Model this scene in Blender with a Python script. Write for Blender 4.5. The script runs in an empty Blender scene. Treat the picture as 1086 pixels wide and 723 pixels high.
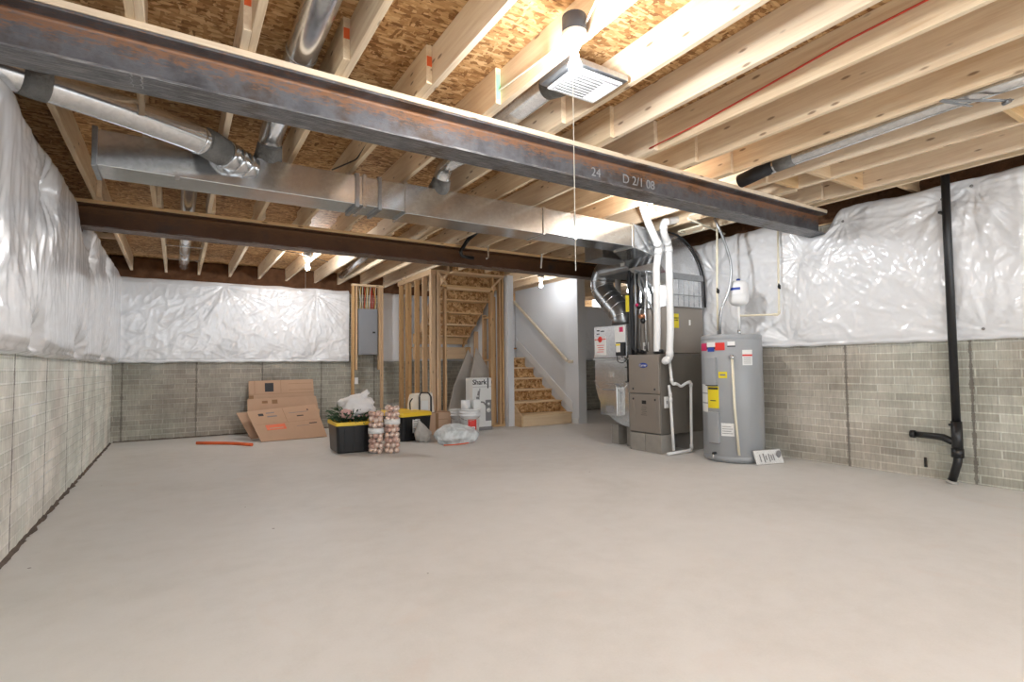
import bpy, math, random
from math import sin, cos, pi, radians as R
from mathutils import Vector as V, Matrix, noise
random.seed(7)
SC = bpy.context.scene
COL = SC.collection

# ------------------------------------------------------------------ mesh builder
class MB:
    def __init__(s): s.v=[]; s.f=[]; s.m=[]; s.s=[]
    def add(s, vs, fs, mi=0, smooth=False):
        n=len(s.v); s.v += [V(p) for p in vs]
        for f in fs: s.f.append([i+n for i in f]); s.m.append(mi); s.s.append(smooth)
        return s
    def box(s, x0,x1,y0,y1,z0,z1, mi=0):
        return s.add([(x0,y0,z0),(x1,y0,z0),(x1,y1,z0),(x0,y1,z0),(x0,y0,z1),(x1,y0,z1),(x1,y1,z1),(x0,y1,z1)],
            [(0,3,2,1),(4,5,6,7),(0,1,5,4),(1,2,6,5),(2,3,7,6),(3,0,4,7)], mi)
    def obox(s, c, size, M, mi=0):
        c=V(c); vs=[]
        for sx,sy,sz in ((-1,-1,-1),(1,-1,-1),(1,1,-1),(-1,1,-1),(-1,-1,1),(1,-1,1),(1,1,1),(-1,1,1)):
            vs.append(c+M@V((sx*size[0]/2,sy*size[1]/2,sz*size[2]/2)))
        return s.add(vs,[(0,3,2,1),(4,5,6,7),(0,1,5,4),(1,2,6,5),(2,3,7,6),(3,0,4,7)],mi)
    def beam(s, p0, p1, w, h, mi=0, up=(0,0,1)):
        p0=V(p0);p1=V(p1);d=(p1-p0);L=d.length;d.normalize();u=V(up);x=d.cross(u).normalized();u=x.cross(d)
        return s.obox((p0+p1)/2,(w,L,h),Matrix((x,d,u)).transposed(),mi)
    def tube(s, pts, r, seg=14, mi=0, caps=True):
        pts=[V(p) for p in pts]; n=len(pts); rs = r if isinstance(r,(list,tuple)) else [r]*n
        T=[]
        for i in range(n):
            a=pts[max(i-1,0)]; b=pts[min(i+1,n-1)]; T.append((b-a).normalized())
        ref=V((0,0,1)) if abs(T[0].z)<.9 else V((1,0,0))
        x=T[0].cross(ref).normalized(); vs=[]
        for i in range(n):
            x=(x-T[i]*x.dot(T[i])).normalized(); y=T[i].cross(x)
            for k in range(seg):
                a=2*pi*k/seg; vs.append(pts[i]+(x*cos(a)+y*sin(a))*rs[i])
        fs=[]
        for i in range(n-1):
            for k in range(seg):
                k2=(k+1)%seg; fs.append((i*seg+k,i*seg+k2,(i+1)*seg+k2,(i+1)*seg+k))
        s.add(vs,fs,mi,True)
        if caps:
            b=len(s.v)-n*seg
            s.f.append([b+k for k in range(seg)][::-1]); s.m.append(mi); s.s.append(False)
            s.f.append([b+(n-1)*seg+k for k in range(seg)]); s.m.append(mi); s.s.append(False)
        return s
    def lathe(s, c, prof, seg=32, mi=0, smooth=True, M=None):
        c=V(c); M=M or Matrix.Identity(3); vs=[]; fs=[]; n=len(prof)
        for (r,z) in prof:
            for k in range(seg):
                a=2*pi*k/seg; vs.append(c+M@V((r*cos(a),r*sin(a),z)))
        for i in range(n-1):
            for k in range(seg):
                k2=(k+1)%seg; fs.append((i*seg+k,i*seg+k2,(i+1)*seg+k2,(i+1)*seg+k))
        s.add(vs,fs,mi,smooth)
        b=len(s.v)-n*seg
        if prof[0][0]>1e-4: s.f.append([b+k for k in range(seg)][::-1]); s.m.append(mi); s.s.append(False)
        if prof[-1][0]>1e-4: s.f.append([b+(n-1)*seg+k for k in range(seg)]); s.m.append(mi); s.s.append(False)
        return s
    def prism(s, poly, ax, a, b, mi=0):
        def P(u,w,t): return {'x':(t,u,w),'y':(u,t,w),'z':(u,w,t)}[ax]
        n=len(poly)
        vs=[P(u,w,a) for u,w in poly]+[P(u,w,b) for u,w in poly]
        fs=[tuple(range(n)),tuple(range(n,2*n))[::-1]]+[(i,i+n,(i+1)%n+n,(i+1)%n) for i in range(n)]
        return s.add(vs,fs,mi)
    def grid(s, fn, nu, nv, mi=0, smooth=True, closed=False):
        vs=[fn(i/nu,j/nv) for j in range(nv+1) for i in range(nu+1)]
        fs=[(j*(nu+1)+i,j*(nu+1)+i+1,(j+1)*(nu+1)+i+1,(j+1)*(nu+1)+i) for j in range(nv) for i in range(nu)]
        return s.add(vs,fs,mi,smooth)
    def ball(s, c, r, seg=14, rings=9, mi=0, sq=(1,1,1)):
        c=V(c); vs=[c+V((0,0,-r*sq[2]))]
        for j in range(1,rings):
            t=-pi/2+pi*j/rings
            for k in range(seg):
                a=2*pi*k/seg; vs.append(c+V((r*sq[0]*cos(t)*cos(a),r*sq[1]*cos(t)*sin(a),r*sq[2]*sin(t))))
        vs.append(c+V((0,0,r*sq[2]))); fs=[]
        for k in range(seg):
            k2=(k+1)%seg; fs.append((0,1+k2,1+k)); t=len(vs)-1; o=1+(rings-2)*seg; fs.append((t,o+k,o+k2))
            for j in range(rings-2): fs.append((1+j*seg+k,1+j*seg+k2,1+(j+1)*seg+k2,1+(j+1)*seg+k))
        return s.add(vs,fs,mi,True)
    def build(s, name, mats, parent=None, origin=None, bevel=0, fix=True):
        if not isinstance(mats,(list,tuple)): mats=[mats]
        if parent is not None: o0=V(parent['_o'])
        elif origin is not None: o0=V(origin)
        else: o0=V((0,0,0))
        me=bpy.data.meshes.new(name); me.from_pydata([p-o0 for p in s.v],[],s.f)
        for m in mats: me.materials.append(m)
        for p,mi,sm in zip(me.polygons,s.m,s.s): p.material_index=mi; p.use_smooth=sm
        if fix:
            import bmesh
            bm=bmesh.new(); bm.from_mesh(me); bmesh.ops.recalc_face_normals(bm,faces=bm.faces); bm.to_mesh(me); bm.free()
        me.update()
        o=bpy.data.objects.new(name,me); COL.objects.link(o)
        if parent is not None: o.parent=parent
        else: o.location=o0
        o['_o']=tuple(o0)
        if bevel:
            b=o.modifiers.new('bevel','BEVEL'); b.width=bevel; b.segments=2; b.limit_method='ANGLE'; b.angle_limit=R(40)
        return o

def tag(o, label=None, cat=None, group=None, kind=None):
    if label: o['label']=label
    if cat: o['category']=cat
    if group: o['group']=group
    if kind: o['kind']=kind
    return o
def empty(name, loc, label, cat, group=None):
    o=bpy.data.objects.new(name,None); COL.objects.link(o); o.location=loc; o.empty_display_size=.05; o['_o']=tuple(loc)
    return tag(o,label,cat,group)
def fillet(pts, r, n=6):
    pts=[V(p) for p in pts]; out=[pts[0]]
    for i in range(1,len(pts)-1):
        a,b,c=pts[i-1],pts[i],pts[i+1]; d1=(a-b); d2=(c-b); k=min(r,d1.length*.49,d2.length*.49)
        p=b+d1.normalized()*k; q=b+d2.normalized()*k
        for j in range(n+1):
            t=j/n; out.append(p*(1-t)**2+b*2*t*(1-t)+q*t*t)
    out.append(pts[-1]); return out
def text(name, s, size, M, loc, mat, parent=None, ext=.0015, align='CENTER'):
    cu=bpy.data.curves.new(name,'FONT'); cu.body=s; cu.size=size; cu.extrude=ext; cu.offset=size*.02 if name=='box_lettering' else 0; cu.align_x=align; cu.align_y='CENTER'
    t=bpy.data.objects.new(name,cu); COL.objects.link(t); bpy.context.view_layer.update()
    me=bpy.data.meshes.new_from_object(t.evaluated_get(bpy.context.evaluated_depsgraph_get()))
    bpy.data.objects.remove(t); o0=V(parent['_o']) if parent is not None else V((0,0,0))
    for v in me.vertices: v.co=M@v.co+V(loc)-o0
    me.materials.clear(); me.materials.append(mat)
    o=bpy.data.objects.new(name,me); COL.objects.link(o); o['_o']=tuple(o0)
    if parent is not None: o.parent=parent
    return o
# text frames: facing -x (reads along -y), facing -y (reads along +x)
FX=Matrix(((0,0,-1),(-1,0,0),(0,1,0))); FY=Matrix(((1,0,0),(0,0,-1),(0,1,0)))

# ------------------------------------------------------------------ materials
def newmat(name):
    m=bpy.data.materials.new(name); m.use_nodes=True; nt=m.node_tree; nt.nodes.clear()
    o=nt.nodes.new('ShaderNodeOutputMaterial'); b=nt.nodes.new('ShaderNodeBsdfPrincipled'); nt.links.new(b.outputs[0],o.inputs[0])
    return m,nt,b
def nd(nt,t,**k):
    n=nt.nodes.new(t)
    for a,v in k.items():
        if a.startswith('i_'):
            n.inputs[a[2:].replace('_',' ')].default_value=v
        else: setattr(n,a,v)
    return n
def ramp(nt,stops,interp='LINEAR'):
    r=nt.nodes.new('ShaderNodeValToRGB'); r.color_ramp.interpolation=interp; e=r.color_ramp.elements
    while len(e)<len(stops): e.new(.5)
    for k,(p,c) in zip(e,stops): k.position=p; k.color=(c[0],c[1],c[2],1)
    return r
def mix(nt,a,b,fac,mode='MIX'):
    m=nt.nodes.new('ShaderNodeMix'); m.data_type='RGBA'; m.blend_type=mode
    for sock,val in ((m.inputs[6],a),(m.inputs[7],b),(m.inputs[0],fac)):
        if isinstance(val,bpy.types.NodeSocket): nt.links.new(val,sock)
        elif isinstance(val,(int,float)): sock.default_value=val
        else: sock.default_value=(*val,1)
    return m.outputs[2]
def math_(nt,op,a,b=0.0,c=None):
    m=nt.nodes.new('ShaderNodeMath'); m.operation=op
    for i,v in enumerate((a,b,c)):
        if v is None: continue
        if isinstance(v,bpy.types.NodeSocket): nt.links.new(v,m.inputs[i])
        else: m.inputs[i].default_value=v
    return m.outputs[0]
def coords(nt,scale=(1,1,1),rot=(0,0,0),loc=(0,0,0)):
    tc=nt.nodes.new('ShaderNodeTexCoord'); mp=nt.nodes.new('ShaderNodeMapping')
    mp.inputs['Scale'].default_value=scale; mp.inputs['Rotation'].default_value=rot; mp.inputs['Location'].default_value=loc
    nt.links.new(tc.outputs['Object'],mp.inputs['Vector']); return mp.outputs[0]
def noise_(nt,vec,scale,detail=4,rough=.55,dist=0):
    n=nd(nt,'ShaderNodeTexNoise'); n.inputs['Scale'].default_value=scale; n.inputs['Detail'].default_value=detail
    n.inputs['Roughness'].default_value=rough; n.inputs['Distortion'].default_value=dist; nt.links.new(vec,n.inputs['Vector']); return n.outputs['Fac']
def bump(nt,b,h,dist=.002,strength=1):
    n=nt.nodes.new('ShaderNodeBump'); n.inputs['Distance'].default_value=dist; n.inputs['Strength'].default_value=strength
    nt.links.new(h,n.inputs['Height']); nt.links.new(n.outputs[0],b.inputs['Normal'])
def plain(name,col,rough=.5,metal=0,var=.06,spec=.5,bmp=0,emit=None,coat=0):
    m,nt,b=newmat(name); vec=coords(nt); n=noise_(nt,vec,9,3)
    c=mix(nt,tuple(min(1,x*(1-var)) for x in col),tuple(min(1,x*(1+var)) for x in col),n)
    nt.links.new(c,b.inputs['Base Color']); b.inputs['Roughness'].default_value=rough; b.inputs['Metallic'].default_value=metal
    b.inputs['Specular IOR Level'].default_value=spec; b.inputs['Coat Weight'].default_value=coat
    if bmp: bump(nt,b,noise_(nt,vec,60,3),bmp)
    if emit: b.inputs['Emission Color'].default_value=(*emit[0],1); b.inputs['Emission Strength'].default_value=emit[1]
    return m
def wood(name,axis,c0,c1,knot=True):
    m,nt,b=newmat(name)
    sc={'x':(.6,11,11),'y':(11,.6,11),'z':(11,11,.6)}[axis]
    oi=nt.nodes.new('ShaderNodeObjectInfo')
    vec0=coords(nt,sc); add=nt.nodes.new('ShaderNodeVectorMath'); add.operation='ADD'; nt.links.new(vec0,add.inputs[0])
    sx=nt.nodes.new('ShaderNodeCombineXYZ')
    for i in range(3): nt.links.new(math_(nt,'MULTIPLY',oi.outputs['Random'],[37.,53.,71.][i]),sx.inputs[i])
    nt.links.new(sx.outputs[0],add.inputs[1]); vec=add.outputs[0]
    n=noise_(nt,vec,1.6,5,.6,.8); n2=noise_(nt,vec,7,3,.6,.2)
    f=math_(nt,'ADD',math_(nt,'MULTIPLY',n,.7),math_(nt,'MULTIPLY',n2,.3))
    r=ramp(nt,[(.32,c0),(.62,c1)]); nt.links.new(f,r.inputs[0])
    col=mix(nt,r.outputs[0],(1.0,.93,.85),math_(nt,'MULTIPLY',oi.outputs['Random'],.22))
    if knot:
        ks={'x':(4,13,13),'y':(13,4,13),'z':(13,13,4)}[axis]
        kv=coords(nt,ks); a2=nt.nodes.new('ShaderNodeVectorMath'); a2.operation='ADD'; nt.links.new(kv,a2.inputs[0]); nt.links.new(sx.outputs[0],a2.inputs[1])
        vo=nt.nodes.new('ShaderNodeTexVoronoi'); vo.inputs['Scale'].default_value=1.0; nt.links.new(a2.outputs[0],vo.inputs['Vector'])
        kr=ramp(nt,[(.08,(1,1,1)),(.15,(0,0,0))]); nt.links.new(vo.outputs['Distance'],kr.inputs[0])
        col=mix(nt,col,(.16,.075,.03),math_(nt,'MULTIPLY',kr.outputs[0],.75))
    nt.links.new(col,b.inputs['Base Color']); b.inputs['Roughness'].default_value=.62; b.inputs['Specular IOR Level'].default_value=.3
    bump(nt,b,f,.0015)
    return m
def osb(name):
    m,nt,b=newmat(name); cols=[]
    base=None
    for k,(sc,rot) in enumerate((((30,80,30),.25),((80,28,50),-.4),((34,90,40),.9))):
        vec=coords(nt,sc,(0,0,rot),(k*3.3,k*1.7,0)); 
        d=nd(nt,'ShaderNodeTexNoise'); d.inputs['Scale'].default_value=.8; nt.links.new(vec,d.inputs['Vector'])
        vm=nt.nodes.new('ShaderNodeVectorMath'); vm.operation='ADD'; nt.links.new(vec,vm.inputs[0])
        vs=nt.nodes.new('ShaderNodeVectorMath'); vs.operation='SCALE'; vs.inputs['Scale'].default_value=1.2; nt.links.new(d.outputs['Color'],vs.inputs[0]); nt.links.new(vs.outputs[0],vm.inputs[1])
        vo=nt.nodes.new('ShaderNodeTexVoronoi'); vo.inputs['Scale'].default_value=.55; nt.links.new(vm.outputs[0],vo.inputs['Vector'])
        sep=nt.nodes.new('ShaderNodeSeparateColor'); nt.links.new(vo.outputs['Color'],sep.inputs[0])
        r=ramp(nt,[(0,(.22,.10,.035)),(.3,(.42,.22,.085)),(.65,(.58,.34,.15)),(1,(.74,.5,.26))]); nt.links.new(sep.outputs[0],r.inputs[0])
        if base is None: base=r.outputs[0]
        else: base=mix(nt,base,r.outputs[0],math_(nt,'GREATER_THAN',sep.outputs[1],.5))
    fv=coords(nt,(4,30,4)); fn=noise_(nt,fv,2,5,.7,.5); rr=ramp(nt,[(.3,(.55,.5,.45)),(.5,(1,1,1))]); nt.links.new(fn,rr.inputs[0])
    col=mix(nt,base,rr.outputs[0],.8,'MULTIPLY')
    nt.links.new(col,b.inputs['Base Color']); b.inputs['Roughness'].default_value=.7; b.inputs['Specular IOR Level'].default_value=.25
    return m
def rusty(name,warm):
    m,nt,b=newmat(name); vec=coords(nt,(1,1,1)); n=noise_(nt,vec,2.2,6,.65); fine=noise_(nt,coords(nt,(6,30,30)),3,5,.75)
    r=ramp(nt,[(.35,(.065,.06,.062)),(.5,(.15,.15,.162)),(.62,(.09,.065,.05))] if not warm else [(.3,(.075,.035,.018)),(.55,(.13,.06,.028)),(.75,(.06,.045,.04))]); nt.links.new(n,r.inputs[0])
    # rust freckles, heavier towards the top fillet of the web
    tc=nt.nodes.new('ShaderNodeTexCoord'); sp=nt.nodes.new('ShaderNodeSeparateXYZ'); nt.links.new(tc.outputs['Object'],sp.inputs[0])
    h=math_(nt,'MULTIPLY',math_(nt,'SUBTRACT',sp.outputs[2],.13),math_(nt,'MULTIPLY',math_(nt,'LESS_THAN',sp.outputs[2],.217),7.0))
    f=math_(nt,'ADD',fine,math_(nt,'MULTIPLY',h,.35)); fr=ramp(nt,[(.52,(0,0,0)),(.66,(1,1,1))]); nt.links.new(f,fr.inputs[0])
    col=mix(nt,r.outputs[0],(.34,.15,.06) if not warm else (.17,.08,.03),math_(nt,'MULTIPLY',fr.outputs[0],.75))
    g=noise_(nt,coords(nt,(3,60,60)),2,4,.7); gr=ramp(nt,[(.50,(0,0,0)),(.56,(1,1,1))]); nt.links.new(g,gr.inputs[0])
    low=math_(nt,'LESS_THAN',sp.outputs[2],.03)
    col=mix(nt,col,(.36,.345,.33),math_(nt,'MULTIPLY',math_(nt,'MULTIPLY',gr.outputs[0],low),.6))
    nt.links.new(col,b.inputs['Base Color']); b.inputs['Roughness'].default_value=.48; b.inputs['Metallic'].default_value=.35
    bump(nt,b,fine,.002); return m
def galv(name,col=(.60,.61,.62),rough=.18):
    m,nt,b=newmat(name); vec=coords(nt)
    vo=nt.nodes.new('ShaderNodeTexVoronoi'); vo.inputs['Scale'].default_value=45; nt.links.new(vec,vo.inputs['Vector'])
    sep=nt.nodes.new('ShaderNodeSeparateColor'); nt.links.new(vo.outputs['Color'],sep.inputs[0])
    c=mix(nt,tuple(x*.94 for x in col),tuple(min(1,x*1.1) for x in col),sep.outputs[0]); nt.links.new(c,b.inputs['Base Color'])
    n=noise_(nt,vec,3,3); nt.links.new(math_(nt,'MULTIPLY_ADD',n,.12,rough-.06),b.inputs['Roughness'])
    b.inputs['Metallic'].default_value=.92; bump(nt,b,noise_(nt,vec,2.5,1),.010,.5); return m
def floor_mat():
    m,nt,b=newmat('smooth_concrete'); vec=coords(nt)
    a=noise_(nt,vec,.7,6,.6,.5); bb=noise_(nt,vec,6,6,.65); c=noise_(nt,vec,90,3,.6)
    f=math_(nt,'ADD',math_(nt,'ADD',math_(nt,'MULTIPLY',a,.55),math_(nt,'MULTIPLY',bb,.3)),math_(nt,'MULTIPLY',c,.15))
    r=ramp(nt,[(.34,(.66,.645,.61)),(.5,(.735,.722,.695)),(.66,(.78,.77,.75))]); nt.links.new(f,r.inputs[0])
    w=noise_(nt,coords(nt,(1,1,1),(0,0,.6)),1.6,5,.6,1.2); wr=ramp(nt,[(.60,(0,0,0)),(.72,(1,1,1))]); nt.links.new(w,wr.inputs[0])
    col=mix(nt,r.outputs[0],(.72,.64,.58),math_(nt,'MULTIPLY',wr.outputs[0],.35))
    vo=nt.nodes.new('ShaderNodeTexVoronoi'); vo.inputs['Scale'].default_value=2.3; nt.links.new(vec,vo.inputs['Vector'])
    col=mix(nt,col,(.12,.07,.05),math_(nt,'MULTIPLY',math_(nt,'LESS_THAN',vo.outputs['Distance'],.022),.7))
    nt.links.new(col,b.inputs['Base Color']); b.inputs['Roughness'].default_value=.55; b.inputs['Specular IOR Level'].default_value=.35
    bump(nt,b,f,.002); return m
def brickwall(name,ax,u0,per,c_m,c_a,c_b):
    # concrete cast against brick-pattern forms; ax = horizontal axis of the wall
    m,nt,b=newmat(name); tc=nt.nodes.new('ShaderNodeTexCoord'); sp=nt.nodes.new('ShaderNodeSeparateXYZ'); nt.links.new(tc.outputs['Object'],sp.inputs[0])
    u=sp.outputs[0 if ax=='x' else 1]; z=sp.outputs[2]
    q=math_(nt,'DIVIDE',math_(nt,'SUBTRACT',u,u0),per); panel=math_(nt,'FLOOR',q)
    cb=nt.nodes.new('ShaderNodeCombineXYZ'); nt.links.new(math_(nt,'ADD',u,math_(nt,'MULTIPLY',panel,.137)),cb.inputs[0]); nt.links.new(math_(nt,'SUBTRACT',z,.01),cb.inputs[1])
    br=nt.nodes.new('ShaderNodeTexBrick'); nt.links.new(cb.outputs[0],br.inputs['Vector'])
    br.offset=.5; br.offset_frequency=2; br.squash=1
    br.inputs['Scale'].default_value=1; br.inputs['Brick Width'].default_value=.31; br.inputs['Row Height'].default_value=.0785
    br.inputs['Mortar Size'].default_value=.008; br.inputs['Mortar Smooth'].default_value=.3; br.inputs['Bias'].default_value=0
    br.inputs['Color1'].default_value=(*c_a,1); br.inputs['Color2'].default_value=(*c_b,1); br.inputs['Mortar'].default_value=(*c_m,1)
    n=noise_(nt,coords(nt),1.3,6,.65); nr=ramp(nt,[(.35,(.70,.70,.68)),(.65,(1.15,1.15,1.15))]); nt.links.new(n,nr.inputs[0])
    rib=noise_(nt,coords(nt,(60,60,5)),1.2,3,.7); rr=ramp(nt,[(.35,(.8,.8,.8)),(.6,(1.05,1.05,1.05))]); nt.links.new(rib,rr.inputs[0])
    gq=noise_(nt,coords(nt,(.7,.7,.5),(0,0,0),(5,2,1)),1.1,3,.5,.6); gr_=ramp(nt,[(.42,(1.1,.98,.9)),(.58,(1.1,1.16,1.08))]); nt.links.new(gq,gr_.inputs[0])
    col=mix(nt,br.outputs['Color'],nr.outputs[0],1,'MULTIPLY'); col=mix(nt,col,gr_.outputs[0],.35,'MULTIPLY'); col=mix(nt,col,rr.outputs[0],.8,'MULTIPLY')
    # panel seams
    fr=math_(nt,'ABSOLUTE',math_(nt,'SUBTRACT',math_(nt,'FRACT',math_(nt,'ADD',q,.5)),.5))
    jn=noise_(nt,coords(nt,(2,2,9)),2,4,.7)
    seam=math_(nt,'LESS_THAN',fr,math_(nt,'MULTIPLY',math_(nt,'MULTIPLY',jn,jn),.045))
    col=mix(nt,col,(.16,.14,.12),math_(nt,'MULTIPLY',seam,.75))
    nt.links.new(col,b.inputs['Base Color']); b.inputs['Roughness'].default_value=.85; b.inputs['Specular IOR Level'].default_value=.2
    h=math_(nt,'SUBTRACT',math_(nt,'ADD',math_(nt,'MULTIPLY',br.outputs['Fac'],1.0),math_(nt,'MULTIPLY',rib,.5)),math_(nt,'MULTIPLY',seam,1.5))
    bump(nt,b,h,.008); return m

M={}
M['joist']=wood('pine_joist','y',(.64,.44,.25),(.85,.69,.48))
M['woodx']=wood('pine_lumber_x','x',(.60,.36,.15),(.80,.56,.30))
M['woody']=wood('pine_lumber_y','y',(.55,.31,.12),(.76,.50,.25))
M['woodz']=wood('pine_stud','z',(.44,.235,.085),(.68,.42,.19))
M['nailer']=wood('pale_nailer','x',(.70,.52,.34),(.88,.74,.56))
M['tread']=wood('tread_pine','x',(.70,.48,.26),(.84,.64,.40),False)
M['rail']=wood('pale_rail','y',(.74,.62,.46),(.86,.76,.60),False)
M['osb']=osb('oriented_strand_board')
M['steel1']=rusty('mill_scale_steel',False); M['steel2']=rusty('brown_primer_steel',True)
M['galv']=galv('galvanised_sheet'); M['galvr']=galv('galvanised_pipe',(.74,.75,.76),.2); M['galvd']=galv('dull_galvanised',(.34,.35,.36),.34)
M['seal']=plain('grey_duct_sealant',(.17,.165,.155),.7,0,.75,bmp=.012)
M['floor']=floor_mat()
M['bwL']=brickwall('brick_form_left_lit','y',4.35,.96,(.95,.96,.93),(.74,.745,.70),(.88,.885,.84))  # whiter than the other walls: its stronger lighting is put into the colour
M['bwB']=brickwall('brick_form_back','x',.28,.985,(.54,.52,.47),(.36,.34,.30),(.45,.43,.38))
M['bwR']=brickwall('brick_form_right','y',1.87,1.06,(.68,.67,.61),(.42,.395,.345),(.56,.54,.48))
M['bareconc']=plain('bare_concrete',(.42,.40,.37),.8,0,.12,bmp=.003)
M['drywall']=plain('painted_drywall',(.78,.80,.83),.6,0,.01)
M['white']=plain('white_paint',(.84,.84,.84),.4,0,.01)
M['brownwool']=plain('brown_fibreglass',(.16,.075,.035),.95,0,.5,bmp=.02)
M['black']=plain('black_plastic',(.012,.012,.013),.35,0,.1)
M['blackm']=plain('black_rubber_foam',(.016,.016,.018),.7,0,.2,bmp=.003)
M['pvc']=plain('white_pvc',(.83,.83,.82),.3,0,.01)
M['cpvc']=plain('cream_cpvc',(.80,.74,.58),.35,0,.02)
M['grey']=plain('grey_tank_enamel',(.34,.355,.37),.35,0,.02)
M['panel']=plain('grey_panel_paint',(.27,.28,.30),.45,0,.02)
M['furn']=plain('taupe_furnace_paint',(.30,.265,.23),.35,.35,.03)
M['furnd']=plain('dark_taupe_paint',(.20,.18,.155),.38,.35,.04)
M['blue']=plain('logo_blue',(.02,.06,.35),.4,0,.02)
M['lwhite']=plain('label_white',(.82,.82,.80),.5,0,.02)
M['red']=plain('label_red',(.70,.04,.03),.5,0,.05)
M['pinkred']=plain('label_magenta',(.62,.02,.12),.5,0,.05)
M['yellow']=plain('label_yellow',(.85,.68,.02),.5,0,.03)
M['ytote']=plain('tote_yellow',(.90,.60,.04),.4,0,.03)
M['ink']=plain('black_ink',(.03,.03,.035),.6,0,.05)
M['inkg']=plain('grey_ink',(.25,.24,.24),.6,0,.05)
M['card']=plain('corrugated_card',(.56,.37,.25),.8,0,.06)
M['carde']=plain('card_edge',(.33,.19,.10),.9,0,.2)
M['brick']=plain('concrete_block',(.30,.28,.25),.9,0,.15,bmp=.004)
M['orange']=plain('orange_hose',(.80,.14,.035),.45,0,.04)
M['green']=plain('pine_green',(.045,.095,.04),.7,0,.5)
M['cloth']=plain('pale_cloth',(.85,.83,.82),.8,0,.06,bmp=.001)
M['pink']=plain('pink_cloth',(.72,.45,.42),.8,0,.1)
M['canvas']=plain('cream_canvas',(.80,.74,.65),.7,0,.05)
M['grbag']=plain('grey_poly_bag',(.42,.42,.41),.35,0,.1)
M['gold']=plain('rose_gold_bauble',(.86,.66,.55),.25,.45,.08)
M['gold2']=plain('brown_bauble',(.66,.42,.34),.28,.45,.1)
M['copper']=plain('copper_pipe',(.62,.28,.15),.3,.9,.05)
M['chrome']=plain('chrome_fitting',(.7,.7,.7),.18,.95,.02)
M['redpex']=plain('red_line',(.62,.07,.04),.4,0,.03)
M['bluewrap']=plain('dark_blue_box',(.045,.055,.075),.5,0,.05)
M['wcable']=plain('white_cable',(.80,.76,.66),.5,0,.03)
M['ycable']=plain('yellow_cable',(.70,.50,.14),.5,0,.05)
M['pebbag']=plain('pebble_bag',(.50,.47,.43),.5,0,.3,bmp=.01)
def bulbmat(name,s):
    m,nt,b=newmat(name); n=noise_(nt,coords(nt),5,1); c=mix(nt,(.925,.96,1),(.935,.965,1),n); nt.links.new(c,b.inputs['Emission Color']); b.inputs['Emission Strength'].default_value=s
    b.inputs['Base Color'].default_value=(.9,.9,.9,1); return m
def polymat():
    m,nt,b=newmat('white_poly_film'); vec=coords(nt)
    c=mix(nt,(.80,.81,.83),(.86,.865,.875),noise_(nt,vec,2,3)); nt.links.new(c,b.inputs['Base Color'])
    b.inputs['Roughness'].default_value=.30; b.inputs['Specular IOR Level'].default_value=.6; b.inputs['Coat Weight'].default_value=.8; b.inputs['Coat Roughness'].default_value=.12
    n=noise_(nt,vec,7,4,.6,1.5); n2=noise_(nt,coords(nt,(9,9,2.2)),2.2,4,.6,.7)
    bump(nt,b,math_(nt,'ADD',math_(nt,'MULTIPLY',n,1.0),math_(nt,'MULTIPLY',n2,.35)),.006,.5); return m
M['poly']=polymat()
def clearmat(name,col,alpha,rough=.15):
    m,nt,b=newmat(name); n=noise_(nt,coords(nt),7,4,.5,1); r=ramp(nt,[(.3,(alpha*.6,)*3),(.7,(min(1,alpha*1.5),)*3)]); nt.links.new(n,r.inputs[0])
    nt.links.new(r.outputs[0],b.inputs['Alpha']); b.inputs['Base Color'].default_value=(*col,1); b.inputs['Roughness'].default_value=rough
    return m
M['clear']=clearmat('clear_acetate',(.9,.88,.86),.07); M['film']=clearmat('thin_clear_bag',(.80,.85,.86),.62,.2)

# ------------------------------------------------------------------ setting
ZS=3.01; ZJ=2.775      # subfloor underside, joist underside
tag(MB().box(-1.4,9.8,-3.2,11.2,-.12,0).build('floor',M['floor']),'smooth pale concrete basement floor','floor',kind='structure')
tag(MB().box(-1.4,9.8,-3.2,11.2,ZS,ZS+.02).build('ceiling',M['osb']),'strand board subfloor seen between the joists','ceiling',kind='structure')
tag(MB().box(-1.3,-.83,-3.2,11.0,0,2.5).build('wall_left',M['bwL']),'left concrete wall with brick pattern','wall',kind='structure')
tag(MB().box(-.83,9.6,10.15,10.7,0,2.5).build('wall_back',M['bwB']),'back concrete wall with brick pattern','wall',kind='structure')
wr=MB().box(6.05,6.5,-3.2,5.9,0,2.62)
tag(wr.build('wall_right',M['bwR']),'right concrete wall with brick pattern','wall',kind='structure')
tag(MB().box(9.2,9.6,5.9,10.15,0,3.005).build('wall_far_right',M['bwR']),'concrete wall of the alcove beyond the stairs','wall',kind='structure')
tag(MB().box(6.5,9.6,5.5,5.9,0,3.005).build('wall_return',M['bwB']),'concrete wall behind the furnace','wall',kind='structure')
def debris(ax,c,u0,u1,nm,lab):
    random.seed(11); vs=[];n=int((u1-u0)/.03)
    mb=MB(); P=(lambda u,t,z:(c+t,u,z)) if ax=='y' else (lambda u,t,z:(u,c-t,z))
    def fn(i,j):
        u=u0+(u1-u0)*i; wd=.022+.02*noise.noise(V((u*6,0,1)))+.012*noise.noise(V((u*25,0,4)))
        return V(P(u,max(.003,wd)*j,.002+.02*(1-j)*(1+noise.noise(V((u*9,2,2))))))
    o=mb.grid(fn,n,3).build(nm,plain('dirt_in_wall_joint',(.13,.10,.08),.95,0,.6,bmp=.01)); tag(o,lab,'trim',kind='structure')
debris('y',-.832,-3,10.1,'trim_8','dirty joint where left wall meets floor'); debris('x',10.152,-.8,9.1,'trim_9','dirty joint where back wall meets floor')
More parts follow.
